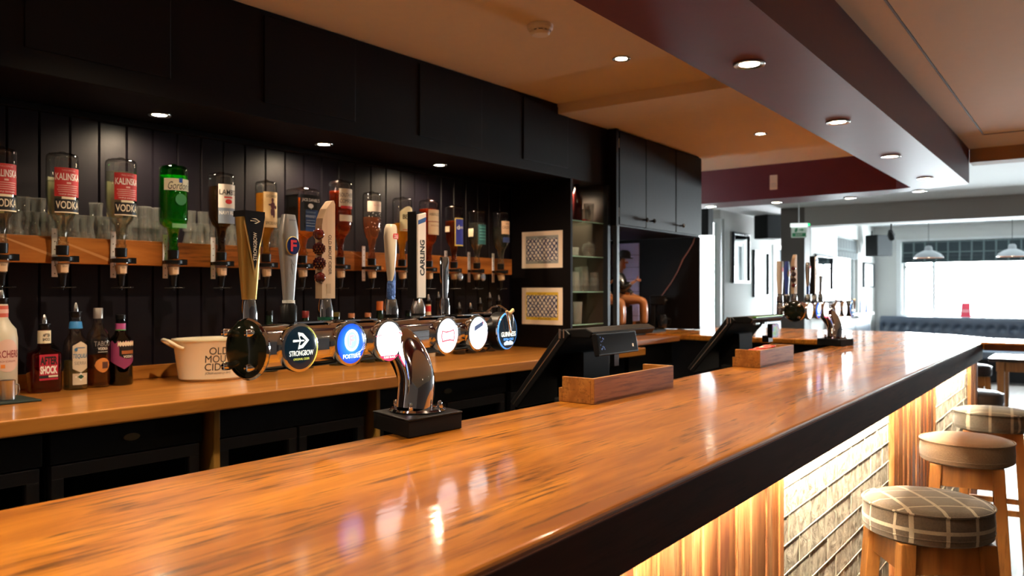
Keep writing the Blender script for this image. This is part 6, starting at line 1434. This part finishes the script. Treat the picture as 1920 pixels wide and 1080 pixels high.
# framed mirrors / pictures on walls facing +X
MIRR = mat('silvered_mirror', (0.88, 0.93, 0.95), rough=0.03, metal=1.0)
def framed(px0, px1, yt, yb, X, name, lab, cat, face, t=0.035, grp=None):
    a, d0 = px_on(px0, -X); b_, d1 = px_on(px1, -X); dm = (d0 + d1) / 2; zt, zb = zat(yt, dm), zat(yb, dm); ymid = (a + b_) / 2
    root = thing(name, lab, cat, (X + 0.003, ymid, (zt + zb) / 2), group=grp); h = (zt - zb) / 2; w_ = (b_ - a) / 2
    q = MB()
    for (c0, c1, e0, e1) in ((-w_, w_, h - t, h), (-w_, w_, -h, -h + t), (-w_, -w_ + t, -h + t, h - t), (w_ - t, w_, -h + t, h - t)): q.box(0, 0.035, c0, c1, e0, e1, mat('blue_black_frame', (0.012, 0.018, 0.026), rough=0.25))
    q.build('frame', root, bevel=0.003); q = MB(); q.box(0, 0.012, -w_ + t * 0.8, w_ - t * 0.8, -h + t * 0.8, h - t * 0.8, face); q.build('mirror_glass' if face is MIRR else 'print', root)
    return root, w_, h
framed(1372, 1403, 437, 531, MX, 'wall_mirror', 'tall dark-framed mirror nearest the bright wall end', 'mirror', MIRR)
framed(1411, 1439, 470, 557, MX, 'wall_mirror', 'dark-framed mirror hung lower, next to the slate door', 'mirror', MIRR)
framed(1527, 1558, 478, 547, SX, 'wall_mirror', 'dark-framed mirror on the wall beyond the brown pillar', 'mirror', MIRR)
pr, w_, h_ = framed(1617, 1636, 493, 539, SX, 'framed_picture', 'small dark-framed picture of a grey tree near the far corner', 'picture', mat('picture_paper', (0.62, 0.62, 0.60), rough=0.5), t=0.022)
q = MB(); q.patch(w_ * 0.9, h_ * 1.1, mat('picture_grey_print', (0.20, 0.22, 0.20), rough=0.6), RB @ T(0, -0.013, 0), off=0.0); q.build('printed_image', pr)
# speakers
def speaker(px, py, X, lab, s=1.0, rz=0.0):
    y, d = px_on(px, -X); z = zat(py, d)
    root = thing('wall_speaker', lab, 'speaker', (X, y, z), (0, 0, rz), None)
    q = MB(); q.prism([(-0.10 * s, -0.15 * s), (0.12 * s, -0.13 * s), (0.12 * s, 0.13 * s), (-0.10 * s, 0.15 * s)], -0.15 * s, 0.15 * s, BLACKM); q.build('cabinet', root, bevel=0.01)
    q = MB(); q.box(0.121 * s, 0.126 * s, -0.12 * s, 0.12 * s, -0.14 * s, 0.14 * s, mat('speaker_grille', (0.02, 0.024, 0.028), rough=0.6, bump=0.8, bscale=300)); q.build('grille', root)
    q = MB(); q.box(-0.20 * s, -0.10 * s, -0.02, 0.02, -0.03, 0.03, BLACKM).tube([(-0.15 * s, 0, 0.03), (-0.15 * s, 0, 0.22 * s)], 0.012, BLACKM, 8); q.build('bracket', root)
    return root
speaker(1441, 426, -3.88, 'black wall speaker high above the mirrors', 1.15, radians(-30))
speaker(1648, 461, -2.86, 'black wall speaker high in the far corner', 1.15, radians(-40))
q = MB(); y, d = px_on(1331, 3.55); z = zat(420, d); q.box(-0.07, 0.07, -0.08, 0.08, -0.16, 0.16, BLACKM); q.box(-0.01, 0.01, -0.01, 0.01, 0.15, 0.30, BLACKM)
tag(q.build('hanging_speaker', bevel=0.008, loc=(-3.75, y + 0.35, z + 0.06)), 'slim dark box hanging at the edge of the wall cupboard', 'speaker')
# exit sign
xs, ys_ = ray(1498, 9.9); z = zat(434, 9.9)
ex = thing('exit_sign', 'small green and white exit sign with a lit lamp box', 'exit sign', (xs, ys_, z), (0, 0, radians(22)))
q = MB(); q.box(-0.09, 0.09, -0.012, 0.012, -0.075, 0.055, mat('sign_white', (0.78, 0.86, 0.80), emit=(0.6, 0.9, 0.7), es=0.12)); q.build('sign_panel', ex, bevel=0.003)
q = MB(); q.box(-0.10, 0.10, -0.025, 0.025, 0.056, 0.10, mat('lamp_case', (0.9, 0.92, 0.9), emit=(0.9, 1, 0.95), es=1.0)).box(0.10, 0.125, -0.02, 0.02, 0.07, 0.095, mat('green_led', (0, 0.8, 0.2), emit=(0.0, 1.0, 0.25), es=2.0)).tube([(0, 0, 0.10), (0, 0, 2.5 - z)], 0.008, STEEL, 8); q.build('lamp_case', ex)
q = MB(); GRN = mat('sign_green', (0.05, 0.38, 0.16), rough=0.5)
q.box(-0.08, 0.08, -0.0135, -0.012, -0.065, -0.02, GRN); q.text('EXIT', WHITE, 0.08, 0.028, T(0, -0.0135, -0.043), off=0.0006, bold=0.02)
q.poly([(-0.05, -0.01), (-0.03, -0.01), (-0.015, 0.02), (-0.02, 0.042), (-0.04, 0.042), (-0.05, 0.02)], GRN, T(0, -0.012, 0), 0.0008); q.poly([(0.0, 0.012), (0.03, 0.012), (0.03, 0.0), (0.06, 0.018), (0.03, 0.038), (0.03, 0.026), (0.0, 0.026)], GRN, T(0, -0.012, 0), 0.0008); q.build('pictogram', ex)
# ceiling spotlight
xs, ys_ = ray(1671, 11.5); q = MB(); q.lathe([(0.045, -0.08), (0.05, 0.0), (0.03, 0.08), (0.0, 0.09)], BLACKM, 20, T(0, 0, 0, rx=radians(50))); q.box(-0.01, 0.01, -0.01, 0.01, 0.04, 2.5 - zat(437, 11.5), BLACKM)
sp = thing('ceiling_spotlight', 'small black ceiling spotlight with a bright face, above the corner speaker', 'spotlight', (xs, ys_, zat(440, 11.5))); q.build('housing', sp)
q = MB(); q.lathe([(0.0, -0.082), (0.040, -0.081)], mat('spot_glow', (1, 1, 1), emit=(1, 1, 0.95), es=6.0), 20, T(0, 0, 0, rx=radians(50))); q.build('bulb', sp)
# pendants
PG = mat('grey_enamel_shade', (0.16, 0.17, 0.18), rough=0.4)
def pendant(px, py, d, lab):
    x, y = ray(px, d); z = zat(py, d); root = thing('pendant_lamp', lab, 'pendant lamp', (x, y, z), group='pendant lamps')
    q = MB(); q.lathe([(0.205, -0.085), (0.20, -0.075), (0.17, -0.030), (0.10, 0.010), (0.055, 0.028), (0.050, 0.075), (0.035, 0.095), (0.0, 0.1)], PG, 36, cap=False); q.lathe([(0.20, -0.083), (0.165, -0.034), (0.09, 0.004), (0.0, 0.02)], mat('copper_lining', (0.75, 0.35, 0.20), rough=0.35, metal=0.5), 36, cap=False); q.build('shade', root, label='grey domed metal shade')
    q = MB(); q.tube([(0, 0, 0.095), (0, 0, 2.495 - z)], 0.004, BLACKP, 6); q.build('cord', root)
    q = MB(); q.lathe([(0.06, 2.46 - z), (0.06, 2.495 - z)], PG, 24); q.build('ceiling_rose', root)
    q = MB(); q.sphere((0, 0, -0.045), 0.035, mat('warm_bulb', (1, 1, 1), emit=(1.0, 0.72, 0.45), es=12.0), 16, 10); q.build('bulb', root)
pendant(1741, 473, 12.0, 'grey domed pendant lamp over the window bench, in front of the narrow pane')
pendant(1898, 470, 11.6, 'grey domed pendant lamp over the window bench, in front of the wide pane')
# roman blinds
BL = plaid('grey_check_blind', (0.020, 0.028, 0.032), (0.10, 0.13, 0.13), None, 0.17, 0.16, zband='wall')
bl = thing('roman_blind', 'wide dark grey checked roman blind across the far window', 'blind', (wx0, FY - 0.03, 2.20))
q = MB(); L_ = wx1 - wx0; q.prism([(0.0, -0.02), (L_, -0.02), (L_, 0.01), (0.0, 0.01)], -0.29, 0.03, BL); q.box(0, L_, -0.045, -0.018, -0.32, -0.22, BL).box(0, L_, -0.06, -0.03, -0.335, -0.29, BL); q.build('fabric', bl, bevel=0.006)
bl2 = thing('roman_blind', 'small grey checked roman blind in the side window recess', 'blind', (SX - 0.03, wy0 + 0.01, 2.20), (0, 0, pi / 2))
q = MB(); L_ = wy1 - wy0 - 0.03; q.box(0, L_, -0.01, 0.01, -0.26, 0.0, BL).box(0, L_, -0.03, 0.02, -0.30, -0.20, BL); q.build('fabric', bl2, bevel=0.006)
# menus, little plant in a glass, long table
def wat(px, Y): return xaty(px, Y)
ym_ = FY - 0.05; x = wat(1811, ym_); q = MB()
q.add([(-0.075, -0.03, 0), (0.075, -0.03, 0), (0.06, 0.0, 0.245), (-0.06, 0.0, 0.245), (-0.075, 0.03, 0), (0.075, 0.03, 0)], [(0, 1, 2, 3), (5, 4, 3, 2), (0, 4, 5, 1), (0, 3, 4), (1, 5, 2)], mat('red_menu_card', (0.70, 0.05, 0.09), rough=0.5)); q.patch(0.10, 0.05, mat('pink_card_print', (0.80, 0.30, 0.33), rough=0.5), T(0, -0.018, 0.11, rx=-0.12), off=0.001)
tag(q.build('menu_card', loc=(x, ym_ - 0.02, 0.9605)), 'red folded menu card on the far window sill', 'menu')
x = wat(1845, ym_); pl = thing('sill_plant', 'green sprig in a small clear glass on the far window sill', 'plant', (x, ym_ - 0.02, 0.9605))
q = MB(); q.lathe([(0.032, 0), (0.030, 0.004), (0.026, 0.10), (0.032, 0.16)], TUMB, 18, cap=False); q.build('vase', pl)
q = MB(); LG = mat('leaf_green', (0.10, 0.42, 0.08), rough=0.5); r = random.Random(9)
for k in range(9):
    a = r.uniform(0, 6.28); l = r.uniform(0.05, 0.10); b0 = Vector((0, 0, 0.16 + 0.02 * k)); b1 = b0 + Vector((cos(a) * l, sin(a) * l * 0.5, 0.05))
    q.tube([(0, 0, 0.05), b0], 0.002, LG, 5); n = (b1 - b0).cross(Vector((0, 0, 1))).normalized() * 0.018; m_ = (b0 + b1) / 2
    q.add([b0, m_ + n, b1, m_ - n, m_ + Vector((0, 0, 0.006))], [(0, 1, 4), (1, 2, 4), (2, 3, 4), (3, 0, 4)], LG)
q.build('foliage', pl)
y, d = px_on(1626, 3.02); q = MB(); q.prism([(-0.03, -0.09), (0.0, -0.09), (0.0, 0.09), (-0.03, 0.09)], 0, 0.24, mat('royal_blue_card', (0.015, 0.05, 0.30), rough=0.4), top=[(-0.02, -0.09), (-0.01, -0.09), (-0.01, 0.09), (-0.02, 0.09)]); q.poly([(-0.03, 0.10), (0.04, 0.13), (0.03, 0.16), (-0.03, 0.14)], WHITE, RB @ T(0, -0.0, 0), 0.001)
tag(q.build('menu_card', loc=(-3.0, y, 1.0505)), 'royal blue menu card on the white side ledge', 'menu')
lt = thing('long_table', 'long dark table with orange-brown legs beyond the bar end', 'table', (0, 0, 0))
tx0 = -0.85; q = MB(); q.box(tx0, 1.6, 8.95, 9.60, 0.715, 0.75, mat('dark_gloss_table', (0.030, 0.022, 0.018), rough=0.12, coat=1.0)); q.build('tabletop', lt, bevel=0.004)
for xx in (tx0 + 0.10, 0.35, 1.5):
    for yy in (9.03, 9.50): q = MB(); q.box(xx - 0.03, xx + 0.03, yy - 0.03, yy + 0.03, 0, 0.714, STOOLWOOD); q.build('leg', lt, bevel=0.003)
q = MB(); q.box(tx0 + 0.06, 1.5, 9.02, 9.05, 0.62, 0.714, STOOLWOOD); q.build('apron', lt)
for (x, y, lab) in ((-0.25, 8.55, 'dark stool pushed up to the long table beyond the bar'),):
    stool(x, y, radians(15), LEATH, lab, seat=0.47, r=0.17, group='low stools at the long table')
